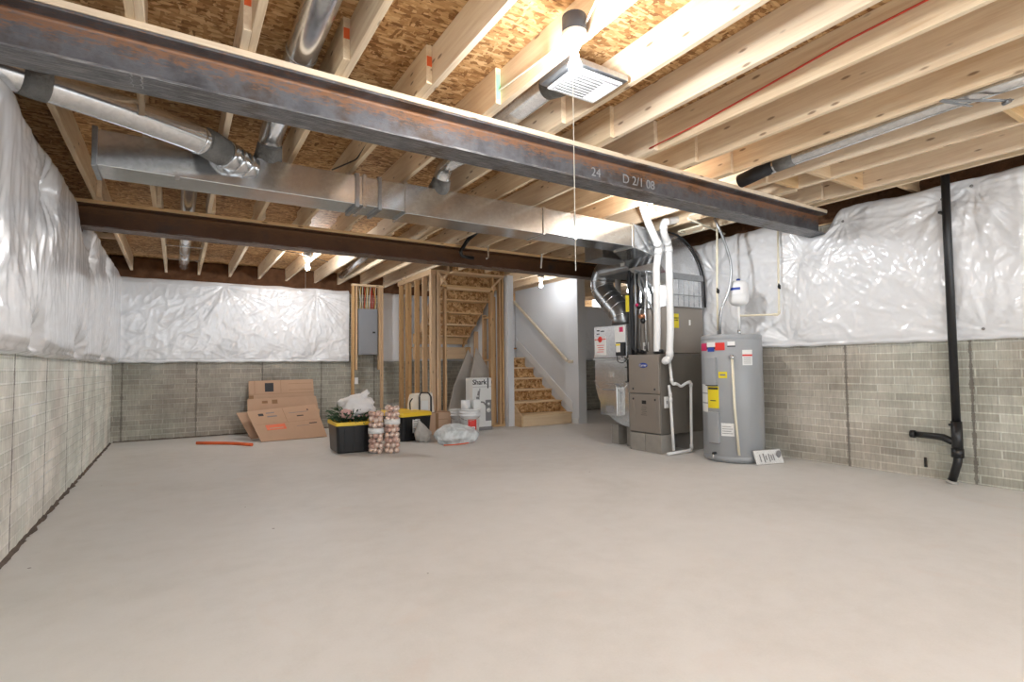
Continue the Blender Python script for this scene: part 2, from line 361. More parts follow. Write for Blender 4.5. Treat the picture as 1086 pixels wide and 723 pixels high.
# sills and rims
tag(MB().box(-1.25,-.9,-3.2,10.9,2.5,2.54).build('trim_1',M['woody']),'sill plate on left wall','trim',kind='structure')
tag(MB().box(-.9,9.5,10.45,10.75,2.5,2.54).build('trim_2',M['woodx']),'sill plate on back wall','trim',kind='structure')
tag(MB().box(6.15,6.45,-3.2,5.9,2.62,2.66).build('trim_3',M['woody']),'sill plate on right wall','trim',kind='structure')
tag(MB().box(-1.16,-1.1,-3.2,11.0,2.54,ZS).build('trim_4',M['woody']),'rim board on left wall','trim',kind='structure')
tag(MB().box(-1.1,9.5,11.0,11.1,2.5,ZS).build('trim_5',M['woodx']),'rim board on back wall','trim',kind='structure')
tag(MB().box(6.36,6.42,-3.2,5.9,2.66,ZS).build('trim_6',M['woody']),'rim board on right wall','trim',kind='structure')

def wool(name,fn,nu,nv,label):
    o=MB().grid(fn,nu,nv).build(name,M['brownwool'],origin=fn(.5,0)); tag(o,label,'insulation'); 
    s=o.modifiers.new('t','SOLIDIFY'); s.thickness=.05; s.offset=0
def nz(x,y,z=0): return noise.noise(V((x,y,z)))
wool('rim_insulation',lambda u,v:(6.27+.05*nz(u*50,v*4,1),-2.9+8.7*u,2.69+.31*v),300,12,'brown fibreglass batts stuffed above the right wall plastic')
wool('rim_insulation',lambda u,v:(-1.05+7.0*u,10.92+.05*nz(u*50,v*4,5),2.56+.44*v),260,12,'brown fibreglass batts stuffed above the back wall plastic')
wool('rim_insulation',lambda u,v:(-1.03+.05*nz(u*50,v*4,9),-2.9+13.6*u,2.58+.42*v),300,12,'brown fibreglass batts stuffed above the left wall plastic')

# ------------------------------------------------------------------ plastic-faced insulation blankets
def blanket(name,label,P,u0,u1,zt,zb,puff,pins,res=.02,streak=1.0,ridge=1.0,sag=None,nrm_pins=None):
    nu=int((u1-u0)/res); nv=int(1.55/res)
    def d(u,z,t):
        a=puff
        s=0
        for i,(pu,pz,kf,am) in enumerate(pins):
            dx=u-pu; dz=z-pz; r=math.hypot(dx,dz)
            a-= puff*.75*math.exp(-(r/.16)**2)
            env=math.exp(-r/.55)*min(1,r/.10)
            if env<.02: continue
            cu=dx/(r+1e-5)*kf*.75; su=dz/(r+1e-5)*kf*.75
            q1=max(0,1-abs(nz(cu,su+pu*3,r*1.6+i))*4.5); q2=nz(cu*.45+7,su*.45,r*1.2+i)
            s+= am*env*(q1*.42+q2*.9)
        lf=.03*nz(u*1.1,z*1.0,3)+.006*nz(u*5,z*.8,8)*streak+.0035*nz(u*15+z*1.0,z*.7,13)*streak+.0016*nz(u*34-z*6,z*5,17)*streak+ridge*(.008*max(0,1-abs(nz(u*3.2+z*2,z*2.6-u*1.3,21))*6)+.005*max(0,1-abs(nz(u*6-z*3,z*4+u*1.3,27))*5))
        e=min(1,t/.05)*min(1,(1-t)/.06)          # edges tucked back to the wall
        e=max(.0,e)**.6
        return (a+lf)*e+.012+s*e
    def fn(i,j):
        u=u0+(u1-u0)*i; t=j; lo=zb(u); hi=zt(u)
        z=lo+(hi-lo)*t
        # the hem rolls outwards in a thin lip
        lip=.03*math.exp(-((t-.012)/.012)**2)*(1+.7*nz(u*9,0,2))
        return P(u,max(0.006,d(u,z,t)+lip),z+.012*nz(u*6,0,5)*(1-t))
    o=MB().grid(fn,nu,nv).build(name,M['poly'],fix=False,origin=P((u0+u1)/2,0,1.2))
    tag(o,label,'insulation'); return o
def zt_left(y):
    z=2.60+.05*nz(y*1.3,2)+.03*nz(y*5,1)
    z-=.26*math.exp(-((y-6.35)/.42)**4)
    z-=.30*math.exp(-((y-3.05)/.4)**4)
    return z
left_pins=[(y,z,9,.022) for y,z in ((1.9,2.35),(3.3,1.45),(4.6,2.3),(4.4,1.32),(6.9,2.25),(6.2,1.3),(8.3,2.4),(8.1,1.3))]
bl=blanket('insulation_blanket','white plastic insulation blanket covering upper left wall',lambda u,d,z:V((-.83+d,u,z)),-3.0,10.12,zt_left,lambda u:1.20+.012*nz(u*2,0),.08,left_pins,streak=1.0,ridge=.12,res=.022)
# hmm: direction
def zt_back(x): return 2.55+.02*nz(x*3,7)
back_pins=[(.66,2.50,13,.04),(.72,1.28,7,.02),(2.15,2.46,13,.045),(2.08,1.30,9,.025),(1.4,1.30,7,.012)]
blanket('insulation_blanket','white plastic insulation blanket covering upper back wall left of electrical panel',lambda u,d,z:V((u,10.15-d,z)),-.80,2.735,zt_back,lambda u:1.215+.008*nz(u*2,0),.05,back_pins,res=.015)
blanket('insulation_blanket','white plastic insulation blanket on back wall behind stud wall and stairs',lambda u,d,z:V((u,10.15-d,z)),3.36,9.15,zt_back,lambda u:1.215+.01*nz(u*2,0),.05,[(4.5,2.4,9,.03)],res=.03)
def zt_right(y):
    z=2.745+.03*nz(y*2,9)+.012*nz(y*9,3)
    z-=.22*math.exp(-((y-3.18)/.2)**4)
    return z
rp=[(2.87,2.60,13,.035),(2.0,2.60,11,.03),(1.78,2.66,13,.035),(1.98,1.36,9,.02),(1.75,1.38,9,.02),(3.35,2.3,11,.03),(3.5,1.36,9,.03),(4.5,2.3,9,.03),(4.4,1.4,9,.03),(.5,2.6,11,.03),(.4,1.4,9,.02)]
br_=blanket('insulation_blanket','white plastic insulation blanket covering upper right wall',lambda u,d,z:V((6.05-d,u,z)),-3.0,5.8,zt_right,lambda u:1.285+.01*nz(u*2,0),.07,rp,res=.015)
blanket('insulation_blanket','white plastic insulation blanket in the alcove beyond the stairs',lambda u,d,z:V((9.2-d,u,z)),5.95,10.1,zt_back,lambda u:1.215,.06,[(8,2.3,9,.03)],res=.03)
for (y,z) in ((2.87,2.60),(2.0,2.60),(1.78,2.66),(1.98,1.36),(1.75,1.38)):
    c=MB().lathe((5.985,y,z),[(.0,-.005),(.013,-.004),(.013,.0),(.004,.004),(0,.005)],12,M=Matrix(((0,0,-1),(0,1,0),(1,0,0))))
    c.build('pin',M['inkg'],parent=br_)

# ------------------------------------------------------------------ joists
ORD=['first','second','third','fourth','fifth','sixth','seventh','eighth','ninth','tenth','eleventh','twelfth','thirteenth','fourteenth','fifteenth','sixteenth','seventeenth','eighteenth','nineteenth','twentieth','twenty-first','twenty-second','twenty-third']
near=[-.64,-.155,.33,.815,1.30,1.775,2.30,2.75,3.21,3.69,4.16,4.68,5.07,5.67,5.82]
far=near[:12]+[5.16,5.64]+[6.12+.483*k for k in range(7)]
def joist(xr,y0,y1,label,group):
    o=MB().box(xr-.038,xr,y0,y1,ZJ+.0,ZS).build('floor_joist',M['joist'],origin=(xr-.019,(y0+y1)/2,ZJ))
    tag(o,label,'joist',group); o.modifiers.new('b','BEVEL').width=.002; return o
J={}
for i,x in enumerate(near):
    J[i]=joist(x,-3.05,3.30,'pine floor joist on the camera side of the front steel beam, %s from left'%ORD[i],'floor joists in front of the front steel beam')
for i,x in enumerate(far):
    joist(x-.0385,2.86 if x<5.9 else 5.95,6.86,'pine floor joist between the two steel beams, %s from left'%ORD[i],'floor joists between the steel beams')
for i,x in enumerate(far):
    joist(x,6.42,10.98,'pine floor joist beyond the rear steel beam, %s from left'%ORD[i],'floor joists beyond the rear steel beam')
# painted lumber end marks on the lapped joists
for x,mt in ((.33,'orange'),(.815,'orange'),(1.30,'orange')):
    pass
for nm,x,mt,z0,z1 in (('floor_joist.016',.33,'redpex',2.90,2.96),('floor_joist.017',.815,'redpex',2.89,2.95),('floor_joist.018',1.30,'redpex',2.88,2.94),('floor_joist.019',1.775,'green',2.80,2.97)):
    o_=[q for q in bpy.data.objects if q.get('group')=='floor joists between the steel beams' and abs(q.location.x-(x-.0575))<.003][0]
    m_=bpy.data.materials.get('spray_green') or plain('spray_green',(.25,.62,.35),.7,0,.3)
    MB().box(x-.074,x-.042,2.8585,2.86,z0,z1).build('spray_mark',m_ if mt=='green' else M['orange'],parent=o_)
def blocking(x0,x1,y,label):
    tag(MB().box(x0,x1,y,y+.038,ZJ+.003,ZS-.002).build('joist_blocking',M['woodx'],origin=((x0+x1)/2,y,ZJ)),label,'blocking','blocking pieces between joists')
blocking(4.681,5.031,1.17,'short pine blocking piece near the right edge of the ceiling')
blocking(4.681,5.031,2.50,'short pine blocking piece left of the joist pair by the front beam end')
blocking(5.071,5.631,2.50,'pine blocking piece wide across last joist bay by the front beam end')
blocking(5.821,6.25,2.26,'short pine blocking piece against the right wall insulation')
blocking(4.681,5.031,2.80,'short pine blocking piece just above the front beam')
blocking(-1.02,-.679,4.1,'pine blocking piece between left wall and first joist')
blocking(-1.02,-.679,8.4,'pine blocking piece left of first joist beyond the rear beam')

# ------------------------------------------------------------------ steel beams
def ibeam(x0,x1,ya,yb,z0,z1,mat,label,nailer):
    o=empty('steel_beam',((x0+x1)/2,(ya+yb)/2,z0),label,'steel beam')
    yc=(ya+yb)/2; t=.014; w=.005; r=.016
    prof=[(ya,z0),(yb,z0),(yb,z0+t),(yc+w+r,z0+t),(yc+w+r*.3,z0+t+r*.3),(yc+w,z0+t+r),(yc+w,z1-t-r),(yc+w+r*.3,z1-t-r*.3),(yc+w+r,z1-t),(yb,z1-t),(yb,z1),(ya,z1),(ya,z1-t),(yc-w-r,z1-t),(yc-w-r*.3,z1-t-r*.3),(yc-w,z1-t-r),(yc-w,z0+t+r),(yc-w-r*.3,z0+t+r*.3),(yc-w-r,z0+t),(ya,z0+t)]
    MB().prism(prof,'x',x0,x1).build('beam_web_and_flanges',mat,parent=o,bevel=.002)
    MB().box(x0+.1,x1,ya-.004,yb+.004,z1+.001,ZJ-.001).build('nailer_plate',nailer,parent=o,bevel=.003)
    return o
b1=ibeam(-1.05,6.03,3.05,3.25,2.506,2.738,M['steel1'],'long grey and rust steel beam crossing the ceiling in front','x') if False else ibeam(-1.05,6.03,3.05,3.25,2.506,2.738,M['steel1'],'long grey rusted steel beam crossing the ceiling nearest the camera',M['nailer'])
b2=ibeam(-1.05,9.4,6.54,6.74,2.506,2.738,M['steel2'],'dark brown steel beam crossing the ceiling behind the metal duct',M['woodx'])
FW=FY
yw=3.15-.0062
chalk=plain('white_chalk',(.33,.33,.33),.9,0,.2)
text('chalk_marking','24',.10,FW,(2.78,yw,2.615),chalk,b1,.0006)
text('chalk_marking','D 2/1 08',.105,FW,(3.25,yw,2.62),chalk,b1,.0006)
for k,x in enumerate((-.205,-.165)):
    MB().tube([(x+.006*sin(q*2.5),3.0495-.0,2.506+.0005+q*.004) if 0 else (x+.006*sin(q*2.2),3.052+q*.018,2.5055) for q in range(8)],.0022,6).build('chalk_squiggle',chalk,parent=b1)

# ------------------------------------------------------------------ lights
def bulb_fixture(x,y,z,label,strength,string=None,boxside='a'):
    o=empty('ceiling_light',(x,y,z+.27),label,'light')
    MB().lathe((x,y,z+.15),[(.0,0),(.058,0),(.061,.01),(.061,.085),(.055,.09),(0,.09)],20).build('junction_box',M['bluewrap'],parent=o)
    MB().lathe((x,y,z+.07),[(0,0),(.024,0),(.03,.012),(.034,.03),(.062,.055),(.064,.078),(0,.08)],28).build('lamp_holder',M['white'],parent=o)
    prof=[(0,-.052)]+[(.034*cos(a),-.018+.034*sin(a)) for a in [R(-70+20*k) for k in range(7)]]+[(.022,.03),(.014,.055),(.014,.072),(0,.072)]
    MB().lathe((x,y,z),prof,24).build('bulb',bulbmat('bulb_glow',strength),parent=o)
    if string: 
        MB().tube([(x-.03,y-.02,z+.09),(x-.035,y-.025,z+.03),(x-.033,y-.02,string)],.0022,6).build('pull_string',M['wcable'],parent=o)
    return o
BS=640
bulb_fixture(1.672,2.035,2.62,'bare bulb ceiling light with pull string, nearest the camera, beside the air register',BS*.85,1.56)
bulb_fixture(1.664,8.45,2.64,'bare bulb ceiling light beyond the rear beam near the back wall',BS*1.1,2.30)
bulb_fixture(4.018,3.73,2.64,'bare bulb ceiling light between the beams above the white vent pipes',BS*.85)
bulb_fixture(5.86,8.25,2.64,'bare bulb ceiling light at the stairs behind the rear beam',BS*.25)
bulb_fixture(1.672,-1.7,2.62,'added fill bulb, unseen behind the camera',BS*1.6)  # added out of view to even out the floor brightness
bulb_fixture(-.32,-1.2,2.62,'added fill bulb, unseen behind the camera near the left wall',BS*1.0)  # second added fill, lifts the left wall and floor
bulb_fixture(7.9,8.0,2.64,'added fill bulb in the alcove beyond the furnace',BS*.16)  # added only to brighten the alcove

# ------------------------------------------------------------------ air register and round runs
reg=empty('air_register',(2.01,2.35,2.73),'white metal ceiling air register in a galvanised box between joists','air register')
MB().box(1.80,2.225,2.22,2.52,2.765,2.80).build('register_box',M['galvd'],parent=reg,bevel=.003)
MB().box(1.84,2.19,2.23,2.50,2.742,2.752).build('face_plate',M['white'],parent=reg,bevel=.004)
lv=MB()
for k in range(9):
    for (a,b) in ((1.87,1.965),(1.975,2.07)):
        y=2.26+.026*k; lv.obox(((a+b)/2,y,2.735),(b-a,.018,.003),Matrix.Rotation(R(35),3,'X'))
for k in range(8):
    lv.obox((2.085+.012*k,2.365,2.735),(.007,.21,.003),Matrix.Rotation(R(35),3,'Y'))
lv.build('louvre_blades',M['lwhite'],parent=reg)
MB().box(1.86,2.175,2.25,2.48,2.7395,2.7425).build('dark_opening',M['inkg'],parent=reg)
def seams(mb,pts,r,ds,mi=0):
    # raised crimp rings along a polyline
    pts=[V(p) for p in pts]; L=[0]
    for a,b in zip(pts,pts[1:]): L.append(L[-1]+(b-a).length)
    for d in ds:
        for i in range(len(pts)-1):
            if L[i]<=d<=L[i+1]:
                t=(d-L[i])/(L[i+1]-L[i]); p=pts[i].lerp(pts[i+1],t); q=(pts[i+1]-pts[i]).normalized()
                mb.tube([p-q*.006,p-q*.003,p+q*.003,p+q*.006],[r,r+.006,r+.006,r],20,mi,False)
    return mb
def run(pts,r,label,rings,extra=None,fr=.15,mat=None):
    o=empty('duct_run',pts[0],label,'duct')
    p=fillet(pts,fr,8); MB().tube(p,r,24).build('round_pipe',mat or M['galvr'],parent=o)
    for d in rings: seams(MB(),p,r,[d]).build('crimp_ring',M['galv'],parent=o)
    return o,p
o,_=run([(2.0,4.40,2.695),(2.0,4.30,2.88),(2.0,2.56,2.90)],.075,'galvanised round duct from the trunk to the white ceiling register',[.5,1.2])
MB().tube([(2.0,4.42,2.70),(2.0,4.37,2.74),(2.0,4.33,2.79)],[.098,.088,.079],24).build('sealed_collar',M['seal'],parent=o)
MB().tube([(2.0,2.56,2.86),(2.0,2.70,2.89)],[.085,.078],24).build('sealed_collar',M['seal'],parent=o)
o,_=run([(.575,4.44,2.68),(.575,4.32,2.85),(.575,3.7,2.885),(.575,2.2,2.90),(.48,1.2,2.86),(.44,.2,2.86)],.082,'shiny galvanised round duct passing over the front beam toward the camera',[.8,1.4,2.6],fr=.3)
MB().tube([(.575,4.46,2.69),(.575,4.39,2.74),(.575,4.33,2.80)],[.108,.096,.086],24).build('sealed_collar',M['seal'],parent=o)
MB().tube([(.565,2.30,2.90),(.56,2.12,2.895),(.545,1.95,2.885)],[.098,.104,.096],24).build('adjustable_elbow',M['galv'],parent=o)
MB().obox((.60,2.13,2.79),(.03,.05,.02),Matrix.Identity(3)).build('band_clamp',M['chrome'],parent=o)
o,_=run([(.47,4.52,2.60),(.40,4.40,2.62),(.12,4.12,2.655),(-.25,3.93,2.665),(-.62,3.76,2.665),(-.95,3.60,2.665)],.092,'bright galvanised round duct slanting left from the trunk to the left wall',[.55],fr=.12)
MB().tube([(.52,4.50,2.585),(.50,4.44,2.595),(.48,4.40,2.605)],[.125,.118,.10],24).build('sealed_collar',M['seal'],parent=o)
for q_ in range(3):
    a_=V((.45,4.40,2.605)).lerp(V((.27,4.255,2.64)),q_/3); b_=V((.45,4.40,2.605)).lerp(V((.27,4.255,2.64)),(q_+1)/3); m_=(a_+b_)/2
    MB().tube([a_,a_.lerp(b_,.12),m_,b_.lerp(a_,.12),b_],[.092,.104,.099,.104,.092],24).build('elbow_gore',M['galv'],parent=o)
MB().tube([(.255,4.245,2.642),(.18,4.175,2.65),(.13,4.13,2.655)],[.099,.101,.098],24).build('sealed_sleeve',M['seal'],parent=o)
MB().tube([(-.62,3.76,2.665),(-.68,3.732,2.665),(-.73,3.707,2.665)],[.097,.100,.097],24).build('sealed_sleeve',M['seal'],parent=o)
MB().box(-.215,-.185,3.838,3.844,2.63,2.80).build('hanger_strap',M['galv'],parent=o)
o,_=run([(.08,4.60,2.69),(.08,4.75,2.86),(.08,8.8,2.875),(.08,9.9,2.86),(.08,10.5,2.86)],.072,'galvanised round duct between joists crossing over the rear beam to the back wall',[1.0,3.4,4.7])
MB().box(-.15,.29,8.55,8.57,2.79,2.80).build('hanger_strap',M['galv'],parent=o)
MB().box(-.15,.29,9.6,9.62,2.79,2.80).build('hanger_strap',M['galv'],parent=o)
o,_=run([(4.42,2.95,2.80),(4.41,2.62,2.83),(4.43,1.4,2.865),(4.50,-.6,2.865)],.058,'pale galvanised round duct running between right ceiling joists',[],mat=M['galvr'])
MB().tube([(4.42,3.0,2.795),(4.41,2.66,2.83)],.062,20).build('black_sleeve',M['blackm'],parent=o)
MB().tube([(4.41,2.64,2.832),(4.412,2.48,2.84)],.066,20).build('sealed_collar',M['seal'],parent=o)
st=MB(); st.beam((4.13,1.36,2.772),(4.53,1.12,2.772),.028,.006); st.beam((4.15,1.36,2.772),(4.45,1.30,2.79),.02,.004)
st.tube([(4.50,1.12,2.765),(4.52,1.16,2.765)],.014,10)
tag(st.build('pipe_bracket',M['galvd'],origin=(4.33,1.24,2.772)),'grey metal strap bracket under the right ceiling duct','bracket')
o,_=run([(2.65,10.3,2.86),(2.55,9.2,2.86),(2.46,7.6,2.86)],.06,'pale round duct stub near the electrical panel ceiling',[])

# ------------------------------------------------------------------ supply trunk, plenum elbow
y0,y1,zb,zt=4.34,4.64,2.44,2.695
tr=empty('supply_trunk_duct',(2.2,4.49,2.44),'long rectangular galvanised duct hung under the joists between beams','duct')
def ductseg(x0,x1,zb_=zb,zt_=zt):
    return MB().box(x0,x1,y0,y1,zb_,zt_).build('duct_section',M['galv'],parent=tr,bevel=.004)
ductseg(-.47,1.245,zb+.005,zt-.01); ductseg(1.245,1.66,zb+.005,zt-.01); ductseg(1.66,3.13,zb-.01,zt); ductseg(3.13,4.40)
def cleat(x,w=.03,m='galvd',g=.010):
    MB().box(x-w/2,x+w/2,y0-g,y1+g,zb-g-.008,zt+g).build('drive_cleat',M[m],parent=tr,bevel=.003)
for x,w,m in ((1.24,.035,'galvd'),(1.30,.03,'galv'),(1.43,.03,'galvd'),(1.66,.02,'galv'),(3.13,.03,'galv'),(4.37,.02,'galv')): cleat(x,w,m)
MB().box(-.49,-.46,y0-.012,y1+.012,zb-.008,zt+.005).build('end_cap',M['galvd'],parent=tr,bevel=.004)
MB().box(-.03,.0,y0-.004,y0-.001,zb-.02,ZS-.25).build('hanger_strap',M['galv'],parent=tr)
MB().box(3.52,3.535,y0-.006,y0-.003,zb-.02,ZS-.24).build('hanger_strap',M['galv'],parent=tr)
pl=empty('plenum_elbow_duct',(5.5,4.83,1.83),'large curved galvanised elbow duct dropping onto the tall taupe cabinet','duct')
arc=[(5.22+.64*cos(a),2.10+.64*sin(a)) for a in [R(90-10*k) for k in range(10)]]
poly=[(4.385,2.435),(4.86,2.43),(5.05,2.37),(5.16,2.25),(5.19,2.10),(5.19,1.83),(5.86,1.83)]+arc[::-1]+[(4.385,2.70)]
n=len(poly); mb=MB()
def yy(x): return (4.345+.23*min(1,max(0,(x-4.4)/.6)), 4.66+.44*min(1,max(0,(x-4.4)/.6)))
vs=[(u,yy(u)[0],w) for u,w in poly]+[(u,yy(u)[1],w) for u,w in poly]
mb.add(vs,[tuple(range(n)),tuple(range(n,2*n))[::-1]]+[(i,i+n,(i+1)%n+n,(i+1)%n) for i in range(n)])
pe=mb.build('elbow_body',M['galv'],parent=pl)
trimarc=[(5.22+.655*cos(a),2.10+.655*sin(a)) for a in [R(92-8*k) for k in range(12)]]+[(5.875,2.1),(5.878,1.84)]
MB().tube([(x,4.56,z) for x,z in trimarc],.013,8).build('edge_seam',M['blackm'],parent=pl)
MB().box(5.17,5.885,4.555,4.57,2.18,2.255).build('flange_strip',M['galvd'],parent=pl)
rb=MB()
for k in range(6): rb.box(5.28+.1*k,5.286+.1*k,4.567,4.572,1.84,2.18)
rb.build('cross_break_lines',M['galvd'],parent=pl)
MB().box(5.19,5.87,4.560,4.572,1.98,1.985).build('seam_line',M['galvd'],parent=pl)

# ------------------------------------------------------------------ coil cabinet and furnace
X=Matrix.Identity(3)
cc=empty('coil_cabinet',(5.52,4.87,1.235),'tall taupe coil cabinet standing on top of the furnace','furnace cabinet')
MB().box(5.19,5.875,4.60,5.12,1.237,1.828).build('cabinet_body',M['furn'],parent=cc,bevel=.006)
MB().box(5.30,5.40,4.594,4.60,1.56,1.74).build('yellow_guide_label',M['yellow'],parent=cc)
text('label_lines','ENERGY\nGUIDE',.026,FY,(5.35,4.593,1.67),M['ink'],cc)
MB().box(5.60,5.625,4.594,4.60,1.60,1.67).build('small_white_label',M['lwhite'],parent=cc)
MB().box(5.215,5.28,4.594,4.60,1.28,1.62).build('rating_label',M['lwhite'],parent=cc)
ll=MB()
for k in range(10): ll.box(5.222,5.273,4.592,4.594,1.31+.03*k,1.316+.03*k)
ll.build('label_print',M['inkg'],parent=cc)
for y,z in ((4.96,1.33),(4.78,1.30)):
    MB().box(5.182,5.19,y-.045,y+.045,z-.05,z+.06).build('notice_label',M['lwhite'],parent=cc)
    MB().box(5.180,5.182,y-.025,y+.025,z-.03,z+.01).build('notice_print',M['inkg'],parent=cc)
MB().box(5.17,5.19,4.93,5.03,1.245,1.275).build('line_port',M['black'],parent=cc)

fu=empty('gas_furnace',(5.44,4.87,.23),'taupe furnace with blue oval logo on grey concrete blocks','furnace')
MB().box(5.05,5.86,4.60,5.135,.232,1.23).build('cabinet_body',M['furnd'],parent=fu,bevel=.006)
dU=MB().box(5.030,5.05,4.612,5.125,.735,1.225).build('upper_door',M['furn'],parent=fu,bevel=.006)
dL=MB().box(5.030,5.05,4.612,5.125,.245,.722).build('lower_door',M['furn'],parent=fu,bevel=.006)
lg=MB(); lg.lathe((5.029,4.865,1.09),[(0,0),(1,0),(1,1),(0,1)],32,M=Matrix(((0,0,-.004),(.072,0,0),(0,.032,0)))); lg.build('logo_oval',M['blue'],parent=dU)
text('logo_lettering','Carrier',.042,FX,(5.0235,4.865,1.09),M['lwhite'],dU,.001)
for z,w in ((.92,.05),(.90,.03),(.88,.055),(.86,.04),(.84,.05)):
    pass
for y in (4.68,5.05):
    MB().ball((5.028,y,.79),.014,10,7,sq=(.5,1,1)).build('door_latch',M['ink'],parent=dU)
    MB().ball((5.028,y,.66),.014,10,7,sq=(.5,1,1)).build('door_latch',M['ink'],parent=dL)
    e=MB(); e.tube([(5.029,y,.64),(5.027,y-.02,.52),(5.029,y-.035,.42)],.003,6); e.build('embossed_rib',M['furn'],parent=dL)
MB().box(5.027,5.03,4.83,4.90,.60,.645).build('sight_window',M['black'],parent=dL)
p=MB()
for k in range(6): p.box(5.0285,5.03,4.83-.012*(k%2),4.90+.01*(k%3),.57-.022*k,.574-.022*k)
p.build('door_print',M['ink'],parent=dL)
p=MB()
for k in range(5): p.box(5.0285,5.03,4.84-.01*(k%2),4.90+.01*(k%3),.98-.022*k,.984-.022*k)
p.build('door_print',M['inkg'],parent=dU)
sw=MB().box(5.10,5.17,4.585,4.60,.56,.70).build('switch_plate',M['lwhite'],parent=fu,bevel=.003)
MB().box(5.128,5.142,4.578,4.585,.61,.65).build('switch_toggle',M['inkg'],parent=sw)
MB().box(5.07,5.15,4.70,4.84,1.231,1.262).build('flue_collar_plate',M['furnd'],parent=fu)
MB().lathe((5.10,4.665,1.231),[(.06,0),(.06,.05),(.05,.055),(0,.055)],20).build('vent_collar',M['black'],parent=fu)
MB().lathe((5.14,4.60,1.15),[(.055,0),(.055,.02),(0,.02)],20,M=Matrix(((1,0,0),(0,0,-1),(0,1,0)))).build('vent_collar',M['black'],parent=fu)
# blocks
for (x,y,w,d,l) in ((5.035,4.60,.2,.262,'grey concrete block under the furnace front, nearest camera'),(5.035,4.868,.2,.262,'grey concrete block under the furnace front, far corner'),(5.62,4.60,.24,.262,'grey concrete block under the furnace rear by the water heater'),(5.62,4.868,.24,.262,'grey concrete block under the hidden rear corner of furnace')):
    bb=MB().box(x,x+w,y,y+d,0.001,.229).build('concrete_block',M['brick'],origin=(x+w/2,y+d/2,0),bevel=.006); tag(bb,l,'concrete block','concrete blocks under the furnace')

# vent pipes
PA=[(4.573,4.30,2.739),(4.882,4.42,2.505),(4.912,4.5,2.27),(5.037,4.62,1.641),(5.068,4.665,1.268)]
PB=[(5.50,4.35,2.90),(5.234,4.33,2.88),(4.83,4.30,2.768),(4.854,4.32,2.66),(5.047,4.42,2.546),(5.113,4.48,1.575),(5.123,4.5,1.217)]
def pipe(name,pts,r,mat,label,cat,fr=.06,rings=(),parent=None):
    p=fillet(pts,fr,7); mb=MB().tube(p,r,18); seamr=[]
    o=mb.build(name,mat,origin=pts[0])
    tag(o,label,cat)
    for i in rings:
        q=V(pts[i]); a=V(pts[max(i-1,0)]); b=V(pts[min(i+1,len(pts)-1)])
        for e in (a,b):
            if (e-q).length<.05: continue
            d=(e-q).normalized(); s=min(fr,(e-q).length*.45)
            MB().tube([q+d*(s*.55),q+d*(s+.035)],r+.004,18).build('coupling',mat,parent=o)
    return o
pipe('vent_pipe',[(4.40,4.20,2.86),PA[0],PA[1],PA[2],PA[3],PA[4],(PA[4][0]+.0,PA[4][1],1.262)],.043,M['pvc'],'white plastic vent pipe rising from the furnace top, left of the pair','pipe',.05,(2,))
pipe('vent_pipe',[PB[0],PB[1],PB[2],PB[3],PB[4],PB[5],(5.105,4.50,1.17),(5.02,4.50,1.14),(5.13,4.584,1.14)],.043,M['pvc'],'white plastic vent pipe hooking into the furnace side, right of the pair','pipe',.05,(2,4,6))

pipe('drain_pipe',[(5.14,4.53,1.13),(5.14,4.50,.86),(5.22,4.49,.86),(5.28,4.485,.82),(5.36,4.48,.86),(5.46,4.48,.88),(5.44,4.48,.035),(4.99,4.46,.03)],.017,M['pvc'],'thin white plastic condensate drain pipe beside the furnace','pipe',.03,(1,5,6))
pipe('drain_pipe',[(5.15,4.56,.84),(5.13,4.52,.70),(5.12,4.50,.40),(5.13,4.49,.055)],.017,M['pvc'],'short vertical white drain pipe against the furnace side','pipe',.02,(1,))

# ------------------------------------------------------------------ return drop, filter cabinet
rd=empty('return_air_duct',(5.3,5.5,.25),'silver return air duct with curved boot beside the furnace','duct')
MB().box(5.04,5.60,5.17,5.80,.875,1.17).build('duct_section',M['galv'],parent=rd,bevel=.004)
arcb=[(5.80,.87),(5.79,.78),(5.74,.64),(5.66,.52),(5.55,.42),(5.42,.345),(5.28,.30),(5.14,.28),(5.14,.87)]
MB().prism(arcb,'x',5.04,5.58).build('curved_boot',M['galv'],parent=rd,bevel=.004)
MB().box(5.005,5.035,5.17,5.81,1.172,1.19).build('seam_flange',M['galv'],parent=rd)
MB().box(5.01,5.045,5.17,5.81,1.06,1.075).build('seam_flange',M['galv'],parent=rd)
MB().box(5.01,5.045,5.17,5.81,.865,.88).build('seam_flange',M['galv'],parent=rd)
fb=MB().prism([(5.29,.42),(5.62,.42),(5.62,.82),(5.58,.84),(5.32,.84),(5.29,.80)],'x',4.965,5.04).build('bypass_box',M['galv'],parent=rd,bevel=.006)
MB().box(4.955,4.967,5.33,5.56,.76,.775).build('box_handle',M['galvd'],parent=fb)
MB().box(4.960,4.966,5.36,5.50,.47,.55).build('faint_print',M['inkg'],parent=fb)
br=MB()
for a,b_ in (((5.04,5.17,.84),(5.04,5.30,.70)),((5.04,5.80,.84),(5.04,5.62,.72))): br.tube([V(a)-V((.003,0,0)),V(b_)-V((.003,0,0))],.004,6)
br.build('cross_break',M['galvr'],parent=rd)
MB().box(5.037,5.041,5.42,5.52,.93,1.01).build('faint_sticker',M['galvr'],parent=rd)
fc=empty('air_filter_cabinet',(5.3,5.5,1.18),'silver air filter cabinet with red and white labels above the return boot','filter cabinet')
MB().box(5.04,5.60,5.17,5.81,1.195,1.64).build('cabinet_body',M['galv'],parent=fc,bevel=.006)
MB().box(5.036,5.04,5.56,5.78,1.24,1.50).build('red_striped_label',M['lwhite'],parent=fc)
MB().box(5.033,5.036,5.56,5.79,1.452,1.464).build('label_stripe',M['red'],parent=fc)
